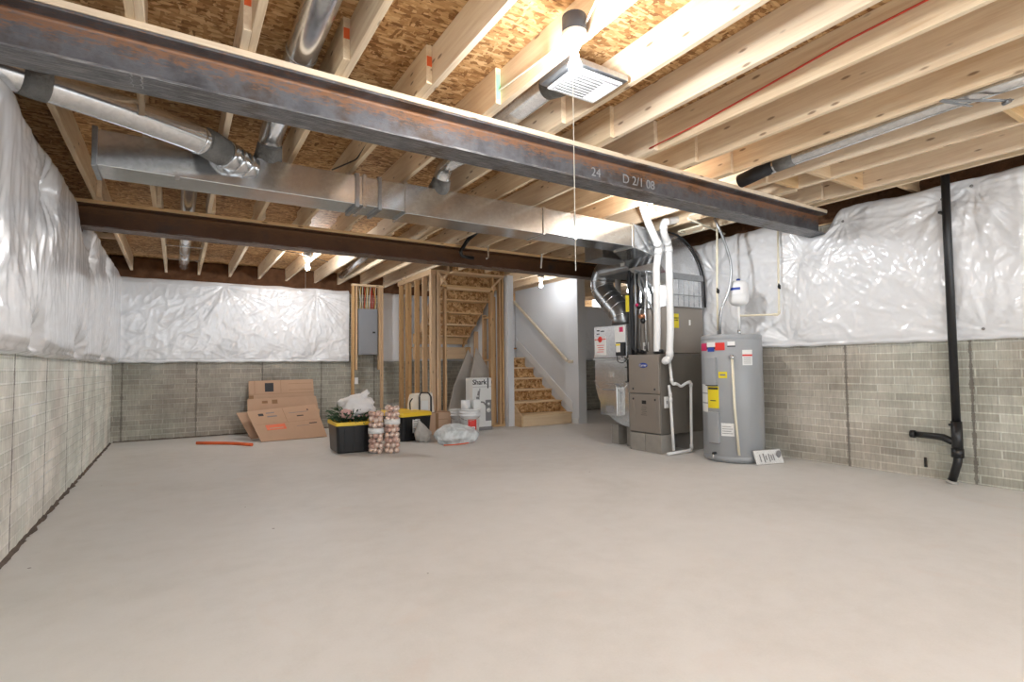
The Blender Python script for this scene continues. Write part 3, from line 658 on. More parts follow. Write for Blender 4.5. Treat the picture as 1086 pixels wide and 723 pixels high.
cr=MB(); cr.lathe((5.034,5.675,1.458),[(0,0),(.042,0),(.042,.003),(0,.003)],24,M=Matrix(((0,0,-1),(0,1,0),(1,0,0)))); cr.build('label_disc',M['red'],parent=fc)
p=MB()
for k in range(4): p.box(5.033,5.036,5.60+.01*(k%2),5.74-.012*(k%3),1.37-.03*k,1.378-.03*k)
p.build('label_print',M['red'],parent=fc)
p=MB(); p.box(5.033,5.037,5.69,5.74,1.575,1.59); p.box(5.033,5.037,5.60,5.66,1.565,1.578); p.box(5.033,5.037,5.70,5.75,1.53,1.542); p.build('door_print',M['ink'],parent=fc)
wl=MB().box(5.036,5.04,5.19,5.38,1.38,1.62).build('white_label',M['lwhite'],parent=fc)
MB().box(5.033,5.036,5.22,5.29,1.54,1.605).build('red_square',M['pinkred'],parent=wl)
MB().box(5.00,5.035,5.18,5.33,1.22,1.40).build('control_box',M['black'],parent=fc,bevel=.004)
MB().box(4.996,5.0,5.24,5.32,1.27,1.385).build('control_box_label',M['lwhite'],parent=fc)
MB().box(4.994,4.996,5.24,5.32,1.355,1.38).build('yellow_strip',M['yellow'],parent=fc)
MB().tube(fillet([(5.0,5.30,1.22),(4.97,5.27,1.14),(4.97,5.15,1.12),(5.0,5.10,1.20)],.05),.006,6).build('control_cable',M['black'],parent=fc)
for (y,l) in ((5.22,'grey concrete block under the return duct, nearer the furnace'),(5.52,'grey concrete block under the return duct, far side')):
    bb=MB().box(5.2,5.5,y,y+.14,0.001,.277).build('concrete_block',M['brick'],origin=(5.35,y+.07,0),bevel=.005); tag(bb,l,'concrete block')
rr_=empty('return_round_duct',(5.3,5.5,1.65),'fat galvanised round duct with elbows dropping into the filter cabinet','duct')
pth=fillet([(5.32,5.62,2.55),(5.30,5.88,2.46),(5.30,5.93,2.22),(5.30,5.62,1.92),(5.30,5.49,1.80),(5.30,5.48,1.645)],.12,7)
MB().tube(pth,.165,28).build('elbow_pipe',M['galvd'],parent=rr_)
Ls=sum((b-a).length for a,b in zip(pth,pth[1:]))
for t in (.14,.22,.32,.42,.60,.68,.80,.9): seams(MB(),pth,.165,[Ls*t]).build('elbow_ring',M['galvr'],parent=rr_)
MB().box(5.05,5.65,5.03,5.75,2.34,2.70).build('take_off_box',M['galvd'],parent=rr_,bevel=.05)
MB().box(5.045,5.05,5.18,5.25,2.42,2.54).build('take_off_label',M['lwhite'],parent=rr_)
# return trunk behind supply
rt=MB().box(4.55,5.04,5.05,5.40,2.46,2.70).build('return_trunk_duct',M['galvd'],origin=(4,5.2,2.46),bevel=.004); tag(rt,'dull rectangular return duct hidden behind the long supply duct','duct')
# insulated lines
pipe('refrigerant_line',[(5.10,4.98,2.72),(5.10,5.16,2.30),(5.13,5.155,1.9),(5.13,5.155,.62)],.028,M['blackm'],'black foam covered line between furnace and filter cabinet','pipe',.1)
pipe('refrigerant_line',[(5.22,4.86,2.42),(5.14,5.08,2.36),(5.08,5.10,2.1),(5.07,5.08,1.30),(5.18,5.0,1.262)],.024,M['blackm'],'black foam covered line looping down in front of the coil cabinet','pipe',.12)
pipe('liquid_line',[(5.10,4.95,2.30),(5.08,4.95,1.9),(5.07,4.96,1.26)],.010,M['galvd'],'thin metal line in front of the coil cabinet','pipe',.05)
pipe('gas_pipe',[(5.08,5.03,2.50),(5.09,5.03,1.9),(5.07,5.03,1.25)],.013,M['galvd'],'dark steel gas pipe rising behind the furnace door','pipe',.05)
pipe('flexible_line',[(5.12,4.86,2.35),(5.10,4.84,2.05),(5.12,4.9,1.85),(5.12,4.88,1.26)],.015,M['galvr'],'silver flexible line in front of the coil cabinet','pipe',.1)
pipe('flexible_line',[(5.15,5.0,2.36),(5.10,4.98,2.15),(5.14,4.84,1.90),(5.19,4.80,1.75)],.018,M['galvd'],'grey flexible line slanting toward the coil cabinet','pipe',.1)
vv=empty('gas_valve',(5.09,4.95,1.86),'round gas valve with red handle among the pipes','valve')
MB().ball((5.07,4.95,1.86),.04,14,9).build('valve_body',M['black'],parent=vv); MB().ball((5.03,4.95,1.87),.022,12,8).build('valve_knob',M['pinkred'],parent=vv)
MB().ball((5.06,4.90,1.72),.045,14,9,sq=(1,1,.8)).build('regulator',M['copper'],parent=vv); MB().ball((5.06,4.88,1.66),.035,12,8).build('regulator_cap',M['black'],parent=vv)
tag(MB().box(5.045,5.05,5.11,5.17,1.80,2.02).build('warning_tag',M['yellow'],origin=(5.05,5.14,1.8)),'yellow warning tag hanging on the black lines','tag')
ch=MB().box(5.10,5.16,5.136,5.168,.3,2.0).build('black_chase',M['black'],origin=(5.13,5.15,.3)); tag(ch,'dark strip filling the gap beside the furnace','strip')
pipe('plastic_pipe',[(5.75,6.05,2.75),(5.75,6.05,.01)],.045,M['pvc'],'white vertical pipe behind the fat round duct','pipe')

# ------------------------------------------------------------------ water heater
hx,hy,hr=5.47,3.90,.33
wh=empty('water_heater',(hx,hy,0),'tall grey electric water heater with yellow and red labels by the right wall','water heater')
MB().lathe((hx,hy,0),[(0,.004),(hr-.02,.004),(hr-.02,.02),(hr,.025),(hr,.06),(hr-.004,.066),(hr-.004,.075),(hr,.08),(hr,1.36),(hr-.004,1.365),(hr-.004,1.372),(hr,1.378),(hr,1.415),(hr-.015,1.43),(0,1.435)],72).build('tank',M['grey'],parent=wh)
def hp(phi,z,off=0): return V((hx+(hr+off)*cos(phi),hy+(hr+off)*sin(phi),z))
def patch(mb,p0,p1,z0,z1,off,th=.004,mi=0,nseg=10):
    def ring(o): return [[hp(p0+(p1-p0)*i/nseg,z,o) for i in range(nseg+1)] for z in (z0,z1)]
    a=ring(off+th); b=ring(off-.002)
    vs=a[0]+a[1]+b[0]+b[1]; m=nseg+1; fs=[]
    for i in range(nseg):
        fs+= [(i,i+1,m+i+1,m+i),(i,2*m+i,2*m+i+1,i+1),(m+i,m+i+1,3*m+i+1,3*m+i)]
    fs+=[(0,m,3*m,2*m),(nseg,2*m+nseg,3*m+nseg,m+nseg)]
    return mb.add(vs,fs,mi)
# direction angle toward camera is atan2(-3.9,-5.47); left edge of the tank in view is phi~145deg, right ~305deg
def ph(f): 
    # f in -1..1 across the visible width
    c=math.atan2(-hy,-hx); return c+math.asin(max(-1,min(1,f)))*1.0
def lab(name,f0,f1,z0,z1,mat,off=0,th=.003,parent=wh): return patch(MB(),ph(f0),ph(f1),z0,z1,off,th).build(name,mat,parent=parent)
lab('red_label',-.97,-.78,1.25,1.335,M['pinkred']); lab('red_label',-.5,-.2,1.25,1.335,M['red']); lab('black_label_band',-.78,-.5,1.265,1.30,M['ink'])
lab('white_label',-.76,-.50,1.29,1.345,M['lwhite'],.002); lab('blue_emblem',-.74,-.54,1.238,1.285,M['blue'],.003)
lab('silver_badge',-.11,.12,1.30,1.345,M['lwhite']); lab('badge_shadow_bar',-.12,.13,1.285,1.298,M['ink'])
lab('warning_label',.34,.64,1.08,1.25,M['lwhite']); lab('warning_label_band',.34,.64,1.18,1.20,M['red'],.001)
for f0,f1,z0,z1,nm in ((-.78,-.46,.86,1.17,'upper_element_cover'),(-.72,-.42,.22,.56,'lower_element_cover')):
    c=patch(MB(),ph(f0),ph(f1),z0,z1,0,.045).build(nm,M['grey'],parent=wh,bevel=.004)
lab('element_cover_shade',-.78,-.46,.85,.862,M['ink'],.0,.03); lab('element_cover_shade',-.72,-.42,.208,.222,M['inkg'],.0,.03)  # dark bars painted in as the shade under the cover edges
lab('yellow_energy_label',-.78,-.43,.60,.845,M['yellow']); lab('energy_label_head',-.76,-.45,.81,.832,M['ink'],.002); lab('energy_label_mark',-.70,-.52,.68,.69,M['ink'],.002)
lab('yellow_sticker',-.42,-.15,.94,1.01,M['yellow']); 
for k,(a,b_) in enumerate(((-.96,.55),(-.96,.66),(-.96,.77))): lab('white_sticker',-.97,-.80,b_,b_+.095,M['lwhite'])
lab('specification_label',-.38,.02,.30,.44,M['lwhite'])
for k in range(4): lab('label_print',-.35,-.02-.05*(k%2),.325+.025*k,.331+.025*k,M['inkg'],.002)
for k in range(4): lab('label_print',.37,.6,1.10+.02*k,1.105+.02*k,M['inkg'],.002)
text_z=.975
lab('sticker_print',-.37,-.20,.965,.985,M['inkg'],.002)
pt=hp(ph(-.58),.10); d=(pt-V((hx,hy,.10))).normalized(); MB().tube([pt-d*.01,pt+d*.05],.014,12).build('drain_valve',M['black'],parent=wh); MB().tube([pt+d*.04+V((0,0,.0)),pt+d*.045+V((.0,0,-.05))],.010,10).build('drain_spout',M['chrome'],parent=wh)
pt=hp(ph(.02),1.17); d=(pt-V((hx,hy,1.17))).normalized()
MB().tube([pt-d*.005,pt+d*.004],.045,24).build('valve_flange',M['grey'],parent=wh)
MB().tube([pt,pt+d*.06],.02,14).build('relief_valve',M['chrome'],parent=wh); MB().ball(pt+d*.05,.03,14,9).build('relief_valve_body',M['chrome'],parent=wh)
q=pt+d*.055; MB().tube([q+V((0,0,-.02)),V((q.x+.01,q.y-.005,.62)),V((q.x+.045,q.y-.02,.10))],.014,14).build('discharge_pipe',M['cpvc'],parent=wh)
MB().lathe((hx-.08,hy+.10,1.43),[(.02,0),(.02,.05),(.014,.055),(0,.055)],14).build('inlet_nipple',M['galvd'],parent=wh)
MB().lathe((hx+.12,hy-.03,1.43),[(.02,0),(.02,.06),(.015,.065),(0,.065)],14).build('outlet_nipple',M['chrome'],parent=wh)
# supply piping above the heater
pipe('water_pipe',[(5.42,4.0,2.80),(5.38,4.0,1.95),(5.37,4.0,1.49)],.012,M['cpvc'],'cream water pipe with black valve dropping to the heater, left','pipe',.05)
pipe('water_pipe',[(5.92,3.55,2.80),(5.88,3.55,1.66),(5.59,3.87,1.66)],.012,M['cpvc'],'cream water pipe turning level toward the expansion tank, right','pipe',.02,(1,))
pipe('water_pipe',[(5.59,3.87,1.50),(5.59,3.87,1.765)],.016,M['lwhite'],'short white riser between heater and expansion tank','pipe')
pipe('electrical_conduit',[(5.30,3.95,2.80),(5.36,3.90,2.62),(5.48,3.86,2.25),(5.45,3.88,1.95),(5.36,3.95,1.72),(5.35,3.96,1.43)],.016,M['galvd'],'grey flexible electrical conduit curving down to the heater','conduit',.3)
for (x,y,z,l) in ((5.37,3.98,1.95,'black shutoff valve on the left cream water pipe'),(5.87,3.53,1.98,'black shutoff valve on the right cream water pipe')):
    v=empty('shutoff_valve',(x,y,z),l,'valve'); MB().ball((x,y,z),.022,12,8,sq=(.8,.8,1.3)).build('valve_body',M['black'],parent=v); MB().beam((x-.05,y-.025,z+.028),(x-.012,y-.02,z-.03),.012,.008).build('valve_lever',M['black'],parent=v)
ex=empty('expansion_tank',(5.62,3.88,1.76),'small white expansion tank with blue stripe above the water heater','expansion tank')
ex_c=(5.60,3.87)
MB().lathe((*ex_c,1.775),[(0,0),(.04,.004),(.085,.02),(.108,.055),(.112,.10),(.112,.125),(.1145,.128),(.1145,.135),(.112,.138),(.112,.23),(.104,.268),(.07,.292),(.02,.30),(0,.30)],40).build('tank_body',M['white'],parent=ex)
MB().lathe((*ex_c,2.074),[(.022,0),(.022,.02),(.015,.025),(0,.025)],14).build('air_valve_cap',M['blue'],parent=ex)
c0=math.atan2(-ex_c[1],-ex_c[0]); vs=[]; mb=MB(); 
for f,zz in ((0,0),(1,0)): pass
sp=[(ex_c[0]+.1145*cos(c0-1.0+.09*k),ex_c[1]+.1145*sin(c0-1.0+.09*k)) for k in range(14)]
mb.add([(x,y,1.955) for x,y in sp]+[(x,y,1.985) for x,y in sp],[(i,i+1,15+i,14+i) for i in range(13)]); mb.build('blue_stripe_label',M['blue'],parent=ex)
pipe('copper_manifold',[(5.45,4.75,2.74),(5.20,4.72,2.74),(5.18,4.62,2.72)],.012,M['cpvc'],'short cream pipe manifold tucked under the joists over the furnace','pipe',.03) if False else None
mp=empty('pipe_manifold',(5.4,4.1,2.74),'cream plastic pipe manifold under the joists by the right wall','pipe')
for pts in ([(4.9,4.0,2.755),(5.9,4.25,2.755)],[(5.2,4.05,2.73),(5.2,4.4,2.73),(5.35,4.42,2.73)],[(5.30,4.1,2.72),(5.36,4.14,2.72),(5.36,4.3,2.72)],[(4.8,3.9,2.75),(4.8,3.5,2.75)]):
    MB().tube(fillet(pts,.03),.012,12).build('pipe_length',M['cpvc'],parent=mp)
# literature packet
pk=empty('document_packet',(5.52,3.52,0),'clear plastic packet of printed papers leaning at the heater base','packet')
mm=Matrix.Rotation(R(-14),3,'Z')@Matrix.Rotation(R(-22),3,'X'); c=V((5.50,3.50,.075))
MB().obox(c,(.36,.012,.15),mm).build('paper_stack',M['lwhite'],parent=pk)
MB().obox(c+mm@V((0,-.010,0)),(.40,.004,.17),mm).build('clear_sleeve',M['clear'],parent=pk)
p=MB()
for k,(x,h) in enumerate(((-.12,.08),(-.07,.10),(-.04,.05),(.0,.09),(.03,.06),(.06,.07))): p.obox(c+mm@V((x,-.0135,-.01)),(.012,.002,h),mm)
p.build('printed_text',M['inkg'],parent=pk); MB().ball(c+mm@V((.135,-.018,.02)),.04,12,8,sq=(1,.3,1)).build('grey_fitting',M['inkg'],parent=pk)

# ------------------------------------------------------------------ black drain stack on the right wall
bp=empty('drain_stack',(5.93,1.97,0),'black plastic drain pipe with side stub on the right wall','pipe')
r=.033
MB().tube([(5.92,1.945,2.90),(5.92,1.95,2.3),(5.925,1.955,.50)],r,20).build('vertical_pipe',M['black'],parent=bp)
MB().tube([(5.925,1.955,.56),(5.925,1.956,.24)],r+.009,20).build('wye_fitting',M['black'],parent=bp)
MB().tube([(5.925,1.955,.36),(5.935,2.06,.405),(5.94,2.12,.41),(5.945,2.29,.412)],[.03,.033,.030,.028],18).build('side_stub',M['black'],parent=bp)
MB().tube([(5.945,2.28,.412),(5.945,2.32,.412)],.036,18).build('stub_cap',M['black'],parent=bp)
MB().tube([(5.925,1.956,.32),(5.92,1.956,.24)],r+.014,20).build('coupling_ring',M['black'],parent=bp)
MB().tube(fillet([(5.925,1.956,.26),(5.915,1.955,.20),(5.915,2.005,.02)],.05),r,20).build('lower_elbow',M['black'],parent=bp)
MB().tube([(5.915,2.0,.03),(5.915,2.006,.003)],.043,20).build('floor_collar',M['bareconc'],parent=bp)
for z in (2.45,.52): MB().box(5.88,5.96,1.975,2.0,z,z+.02).build('pipe_strap',M['black'],parent=bp)
tag(MB().box(6.035,6.049,2.235,2.255,.10,.19).build('wall_tie',M['black'],origin=(6.04,2.245,.1)),'small black form tie sticking out low on the right wall','form tie')

# ------------------------------------------------------------------ stairs
st=empty('staircase',(5.86,8.1,0),'unpainted wooden stairs climbing between white walls','stairs')
sx0,sx1=5.30,6.405; rise=.214; runn=.318; ys=8.07
for k in range(6):
    yb=ys+runn*k; zt_=rise*(k+1)
    MB().box(sx0,sx1,yb,yb+.02,rise*k+.002,zt_-.028).build('riser',M['tread'] if k==0 else M['osb'],parent=st)
    MB().box(sx0-.0,sx1,yb-.028,yb+runn+.0,zt_-.026,zt_).build('tread',M['tread'],parent=st,bevel=.006)
pg=[(ys-.005,.002),(ys-.005,rise-.03),(ys+.32,rise*2-.03),(8.60,.42),(8.60,.002)]
MB().prism([(ys-.004,.002),(ys-.004,.185),(8.35,.40),(8.35,.002)],'x',5.262,5.298).build('stringer',M['woody'],parent=st)
MB().prism([(ys+.02,.0),(ys+.02,.14),(ys+runn*5.9,rise*6),(ys+runn*5.95,rise*6)]+[(ys+runn*1.4,.0)],'x',6.38,6.404).build('stringer',M['woody'],parent=st)
lan=empty('stair_landing',(4.6,10.0,1.25),'stair landing framed of pine boards behind the closet','landing')
MB().box(3.95,6.40,9.985,10.03,1.475,1.50).build('landing_deck',M['osb'],parent=lan)
MB().box(3.95,5.25,9.93,9.968,1.26,1.50).build('rim_board',M['woodx'],parent=lan)
MB().box(3.95,5.25,9.93,9.968,1.56,1.76).build('first_riser_board',M['woodx'],parent=lan)
# flight overhead
uf=empty('upper_stair_flight',(4.5,9.2,1.5),'underside of the upper stair flight sloping over the closet','stairs')
for k in range(6):
    z=1.70+.205*k; y=9.90-.27*k
    MB().box(4.02,5.06,y-.27,y+.02,z,z+.026).build('tread',M['woodx'],parent=uf)
    MB().box(4.02,5.06,y-.27,y-.25,z-.0+.026,z+.205).build('riser',M['osb'],parent=uf)
for x in (4.0,5.06):
    MB().prism([(9.97,1.50),(9.97,1.66),(8.42,2.99),(8.42,2.76)],'x',x-.019,x+.019).build('stringer',M['woody'],parent=uf)

tag(MB().box(5.14,5.26,8.30,9.92,0,ZJ-.002).build('wall_stair_left',M['drywall']),'white drywall left of the stairs','wall',kind='structure')
tag(MB().box(6.41,6.60,7.85,10.03,0,ZJ-.002).build('wall_stair_right',M['drywall']),'white drywall right of the stairs','wall',kind='structure')
sk=MB().prism([(8.03,.24),(8.03,.40),(10.02,1.74),(10.02,1.56)],'x',6.392,6.409).build('trim_7',M['white']); tag(sk,'white skirt board along the stairs','trim',kind='structure')
sk=MB().box(6.395,6.409,7.86,8.05,0.0,.10).build('baseboard_right',M['white']); tag(sk,'white baseboard by the bottom step','baseboard',kind='structure')
hr_=empty('handrail',(6.34,8.05,1.16),'pale wooden handrail on the white stair wall','handrail')
MB().beam((6.345,10.0,2.54),(6.345,8.10,1.185),.045,.055).build('rail',M['rail'],parent=hr_,bevel=.012)
MB().box(6.35,6.408,7.99,8.10,1.145,1.20).build('rail_return',M['rail'],parent=hr_,bevel=.01)
for t in (.06,.5,.93): MB().tube([(6.345,10-1.9*t,2.54-1.355*t-.03),(6.37,10-1.9*t,2.54-1.355*t-.07),(6.408,10-1.9*t,2.54-1.355*t-.07)],.007,8).build('rail_bracket',M['chrome'],parent=hr_)

# ------------------------------------------------------------------ stud framing
def studwall(label,group,name='stud_wall',loc=(0,0,0)): return empty(name,loc,label,'stud wall')
sw=studwall('side stud wall of the closet under the stairs, running to the back wall',None,loc=(3.72,9.3,0))
TP=2.73
def stud(p,x,y,w,d,z0=.04,z1=None): MB().box(x-w/2,x+w/2,y-d/2,y+d/2,z0,z1 or TP-.038).build('stud',M['woodz'],parent=p,bevel=.002)
MB().box(3.67,3.76,8.42,10.05,0.002,.04).build('bottom_plate',M['woody'],parent=sw,bevel=.002)
MB().box(3.67,3.76,8.42,10.05,TP-.038,TP).build('top_plate',M['woody'],parent=sw,bevel=.002)
MB().box(3.67,3.76,8.42,10.05,TP+.001,ZJ-.001).build('top_plate',M['woody'],parent=sw,bevel=.002)
for y in (8.80,9.16,9.55,9.63,9.96): stud(sw,3.715,y,.088,.038)
stud(sw,3.69,8.455,.038,.088); stud(sw,3.73,8.455,.038,.088)
fw=studwall('front stud frame of the closet with an open doorway',None,loc=(4.4,8.45,0))
MB().box(3.77,3.96,8.41,8.50,.002,.04).build('bottom_plate',M['woodx'],parent=fw,bevel=.002)
MB().box(4.88,5.13,8.41,8.50,.002,.04).build('bottom_plate',M['woodx'],parent=fw,bevel=.002)
MB().box(3.77,5.13,8.41,8.50,TP,ZJ-.001).build('top_plate',M['woodx'],parent=fw,bevel=.002)
for x in (3.789,3.828,3.94,4.86,4.90,5.04,5.10): 
    z1=2.45 if x in (3.94,4.86) else TP-.002
    stud(fw,x,8.455,.038,.088,.042,z1)
MB().box(3.96,4.842,8.41,8.50,2.452,2.49).build('door_header',M['woodx'],parent=fw,bevel=.002)
MB().box(3.86+.02,4.905,8.41,8.50,2.492,2.53).build('door_header',M['woodx'],parent=fw,bevel=.002)
for s in ((3.96,2.53,3.80,2.72),(4.86,2.53,5.08,2.74)):
    MB().beam((s[0],8.40,s[1]),(s[2],8.40,s[3]),.012,.03).build('diagonal_strap',M['woodx'],parent=fw)
iw=studwall('inner stud wall of the closet backing the white stair wall',None,loc=(5.09,9.2,0))
MB().box(5.04,5.13,8.52,10.0,.002,.04).build('bottom_plate',M['woody'],parent=iw)
for y,z1 in ((8.75,2.42),(9.1,2.1),(9.45,1.8),(9.78,1.5)): stud(iw,5.09,y,.085,.038,.042,z1)
MB().box(5.05,5.12,8.78,9.08,1.20,1.238).build('fire_block',M['woody'],parent=iw)
MB().box(5.05,5.12,8.78,9.08,2.02,2.058).build('fire_block',M['woody'],parent=iw)

# electrical panel frame
pf=studwall('tall narrow stud frame around the grey electrical panel',None,'panel_frame',(3.03,9.9,0))
for x in (2.755,2.81,3.255,3.30):
    z0=.002 if x in (2.755,3.30) else 1.06
    MB().box(x-.019,x+.019,9.86,9.95,z0,2.62).build('stud',M['woodz'],parent=pf,bevel=.002)
MB().box(2.73,3.33,9.86,9.95,2.622,2.66).build('top_plate',M['woodx'],parent=pf,bevel=.002)
MB().box(2.83,3.235,9.96,10.0,1.36,2.18).build('backing_board',M['osb'],parent=pf)
ep=empty('electrical_panel',(3.035,9.9,1.34),'grey metal electrical panel between two studs on the back wall','electrical panel')
MB().box(2.85,3.22,9.885,9.955,1.34,2.20).build('panel_box',M['panel'],parent=ep,bevel=.004)
dr=MB().box(2.865,3.205,9.872,9.884,1.36,2.18).build('panel_door',M['panel'],parent=ep,bevel=.004)
MB().box(3.115,3.165,9.862,9.872,1.745,1.775).build('door_latch',M['black'],parent=dr)
random.seed(3)
cb=empty('cable_bundle',(3.0,9.92,2.2),'bundle of yellow white and red cables entering the panel top','cables')
for k in range(14):
    x=2.87+.025*k; mt=M[['ycable','wcable','ycable','wcable','redpex','ycable','wcable'][k%7]]
    if 9<=k<=11: mt=M['redpex']
    MB().tube([(x,9.93,2.19),(x+random.uniform(-.02,.02),9.90+random.uniform(0,.03),2.38),(x+random.uniform(-.03,.03),9.92,2.62)],.007,6).build('cable',mt,parent=cb)
tag(MB().box(2.775,2.835,9.835,9.86,.80,.92).build('outlet_box',M['white'],origin=(2.8,9.85,.8),bevel=.003),'white outlet box on the stud below the electrical panel','outlet')
# wires on joists
def wire(pts,r,mat,label,fr=.05):
    tag(MB().tube(fillet(pts,fr),r,8).build('cable',mat,origin=pts[0]),label,'cable')
wire([(3.163,-.5,2.93),(3.163,.73,2.92),(3.163,1.46,2.905),(3.163,2.45,2.83),(3.12,2.9,2.795)],.006,M['redpex'],'thin red line running along a right ceiling joist')
wire([(1.70,1.98,2.80),(1.62,1.7,2.87),(1.73,1.5,2.88),(1.732,.2,2.9)],.005,M['wcable'],'white cable from the near bulb along its joist') 
wire([(1.66,2.10,2.80),(1.728,2.30,2.83),(1.728,2.75,2.86),(1.69,3.5,2.90)],.006,M['wcable'],'white cable from the near bulb running back over the beam')
wire([(-.18,7.9,2.770),(.4,8.0,2.768),(1.0,7.95,2.770),(1.5,8.15,2.768),(2.0,8.6,2.77)],.006,M['black'],'black cable stapled across joists beyond the rear beam')
wire([(1.23,3.3,2.90),(1.235,3.9,2.86),(1.22,4.3,2.80),(1.1,4.6,2.79)],.006,M['black'],'black cable on the joist side beside the front beam')
pipe('waste_pipe',[(3.40,6.1,2.93),(3.36,6.44,2.84),(3.24,6.44,2.66),(3.27,6.44,2.60),(3.44,6.44,2.59)],.026,M['black'],'black plastic pipe end hooked in front of the rear beam','pipe',.04)
pipe('gas_stub',[(3.72,6.0,2.94),(3.68,6.45,2.84),(3.68,6.45,2.62),(3.64,6.45,2.60)],.012,M['galvr'],'thin pale pipe stub hanging in front of the rear beam','pipe',.02)
pipe('hanging_rod',[(4.62,6.2,2.9),(4.62,6.47,2.80),(4.60,6.47,2.56)],.012,M['lwhite'],'thin white pipe end hanging before the rear beam near the furnace','pipe',.03)

# ------------------------------------------------------------------ clutter
# orange hose
pipe('plastic_tube',[(.27,9.16,.022),(.55,8.96,.022),(.75,8.76,.022),(.93,8.47,.022)],.022,M['orange'],'short orange plastic tube lying on the floor near the back wall','tube',.25)
# cardboard sheets
def sheet(corners,th,label,prints=(),edge=True,pose=None):
    c=[V(p) for p in corners]; nrm=(c[1]-c[0]).cross(c[3]-c[0]).normalized()
    if nrm.y>0: nrm=-nrm
    o=empty('cardboard_sheet',c[0].lerp(c[1],.5),label,'cardboard','flattened cardboard boxes leaning on the back wall')
    b=[p-nrm*th for p in c]
    MB().add(c+b,[(0,1,2,3),(7,6,5,4),(0,4,5,1),(1,5,6,2),(2,6,7,3),(3,7,4,0)]).build('board',M['card'],parent=o)
    def P(u,v,o_=.002): return c[0].lerp(c[1],u).lerp(c[3].lerp(c[2],u),v)+nrm*o_
    for (u0,v0,u1,v1,mt,nm) in prints:
        MB().add([P(u0,v0),P(u1,v0),P(u1,v1),P(u0,v1)],[(0,1,2,3)]).build(nm,M[mt],parent=o)
    return o
sheet([(1.04,9.86,.02),(2.10,9.86,.02),(2.09,10.07,.905),(1.04,10.07,.895)],.01,'flattened brown cardboard box at the back with a dark square print',
  [(.24,.78,.37,.95,'ink','dark_square_print'),(.0,.60,.07,.72,'carde','edge_print'),(.0,.735,1,.74,'carde','crease'),(.48,.75,.484,1,'carde','crease'),(.085,.74,.09,1,'carde','crease'),(.6,.80,.98,.805,'carde','box_outline'),(.6,.92,.98,.925,'carde','box_outline'),(.26,.81,.35,.84,'inkg','square_lettering')])
sheet([(1.0,9.62,.01),(2.16,9.62,.01),(2.09,9.83,.615),(1.0,9.83,.60)],.01,'flattened brown cardboard box in the middle of the leaning stack',[(.20,.86,.28,.93,'carde','faint_print'),(.34,.84,.42,.95,'carde','faint_print')])
sheet([(.99,9.16,.03),(2.02,9.42,.01),(2.10,9.56,.40),(.80,9.36,.42)],.01,'flattened brown cardboard sheet behind the front one, spread to the left',[])
sheet([(1.09,8.80,.012),(2.06,8.86,.012),(1.98,9.36,.50),(.93,9.22,.44)],.01,'flattened brown cardboard box in front with red print',
  [(.16,.33,.44,.50,'orange','red_print'),(.20,.37,.40,.40,'card','red_print_gap'),(.13,.80,.20,.88,'ink','arch_print'),(.24,.86,.36,.89,'inkg','text_print'),(.24,.74,.38,.78,'inkg','text_print'),(.56,.80,.84,.815,'inkg','text_print'),(.84,.83,.86,.88,'ink','text_print'),(.66,.68,.76,.71,'ink','text_print'),(.80,.42,.92,.45,'ink','text_print'),(.05,.53,.95,.535,'carde','crease'),(.49,.55,.495,.98,'carde','crease'),(.60,.38,.80,.39,'inkg','text_print')])

def tote(name,cx,cy,ang,w,d,h,label,lid):
    o=empty(name,(cx,cy,0),label,'storage tote'); Mz=Matrix.Rotation(ang,3,'Z'); c=V((cx,cy,0))
    def T(x,y,z): return c+Mz@V((x,y,z))
    def ring(sx,sy,z,rr=.04,n=4):
        out=[]
        for qx,qy,a0 in ((1,1,0),(-1,1,90),(-1,-1,180),(1,-1,270)):
            for k in range(n+1):
                a=R(a0+90*k/n); out.append(T(qx*(sx-rr)+rr*cos(a),qy*(sy-rr)+rr*sin(a),z))
        return out
    def shell(levels,mat,nm,cap0=True,cap1=False):
        rs=[ring(*l) for l in levels]; n=len(rs[0]); vs=sum(rs,[]); fs=[(j*n+i,j*n+(i+1)%n,(j+1)*n+(i+1)%n,(j+1)*n+i) for j in range(len(rs)-1) for i in range(n)]
        if cap0: fs.append(tuple(range(n))[::-1])
        if cap1: fs.append(tuple(range((len(rs)-1)*n,len(rs)*n)))
        return MB().add(vs,fs).build(nm,mat,parent=o)
    a,b=w/2,d/2
    shell([(a*.88,b*.88,.002),(a*.90,b*.90,.02),(a*.97,b*.97,h-.05),(a*.94,b*.94,h-.05),(a*.85,b*.86,.03)],M['black'],'tote_body')
    rb=MB()
    for sx in (-.6,-.2,.2,.6):
        rb.obox(T(sx*a,-b*.935,h*.47),(.025,.012,h*.75),Mz@Matrix.Rotation(R(4.),3,'X'))
    rb.build('body_rib',M['black'],parent=o)
    if lid: shell([(a,b,h-.055),(a,b,h-.015),(a*.95,b*.95,h+.005),(a*.90,b*.90,h-.005),(a*.5,b*.5,h+.012)],M['ytote'],'lid',False,True)
    else: shell([(a*.96,b*.96,h-.05),(a,b,h-.045),(a,b,h-.005),(a*.96,b*.96,h),(a*.92,b*.92,h-.01),(a*.92,b*.92,h-.05)],M['ytote'],'yellow_rim',False,False)
    return o,T
t1,T1=tote('storage_tote',2.055,7.27,R(-3),.62,.60,.40,'open black storage tote with yellow rim filled with greenery','')
t2,T2=tote('storage_tote',2.98,7.95,R(14),.56,.80,.42,'closed black storage tote with yellow lid behind the ornament packs','lid')
MB().obox(T2(-.02,-.385,.22),(.13,.006,.20),Matrix.Rotation(R(14),3,'Z')).build('paper_label',M['lwhite'],parent=t2)
p=MB()
for k in range(5): p.obox(T2(-.02,-.391,.15+.035*k),(.10,.003,.008),Matrix.Rotation(R(14),3,'Z'))
p.build('label_print',M['inkg'],parent=t2)
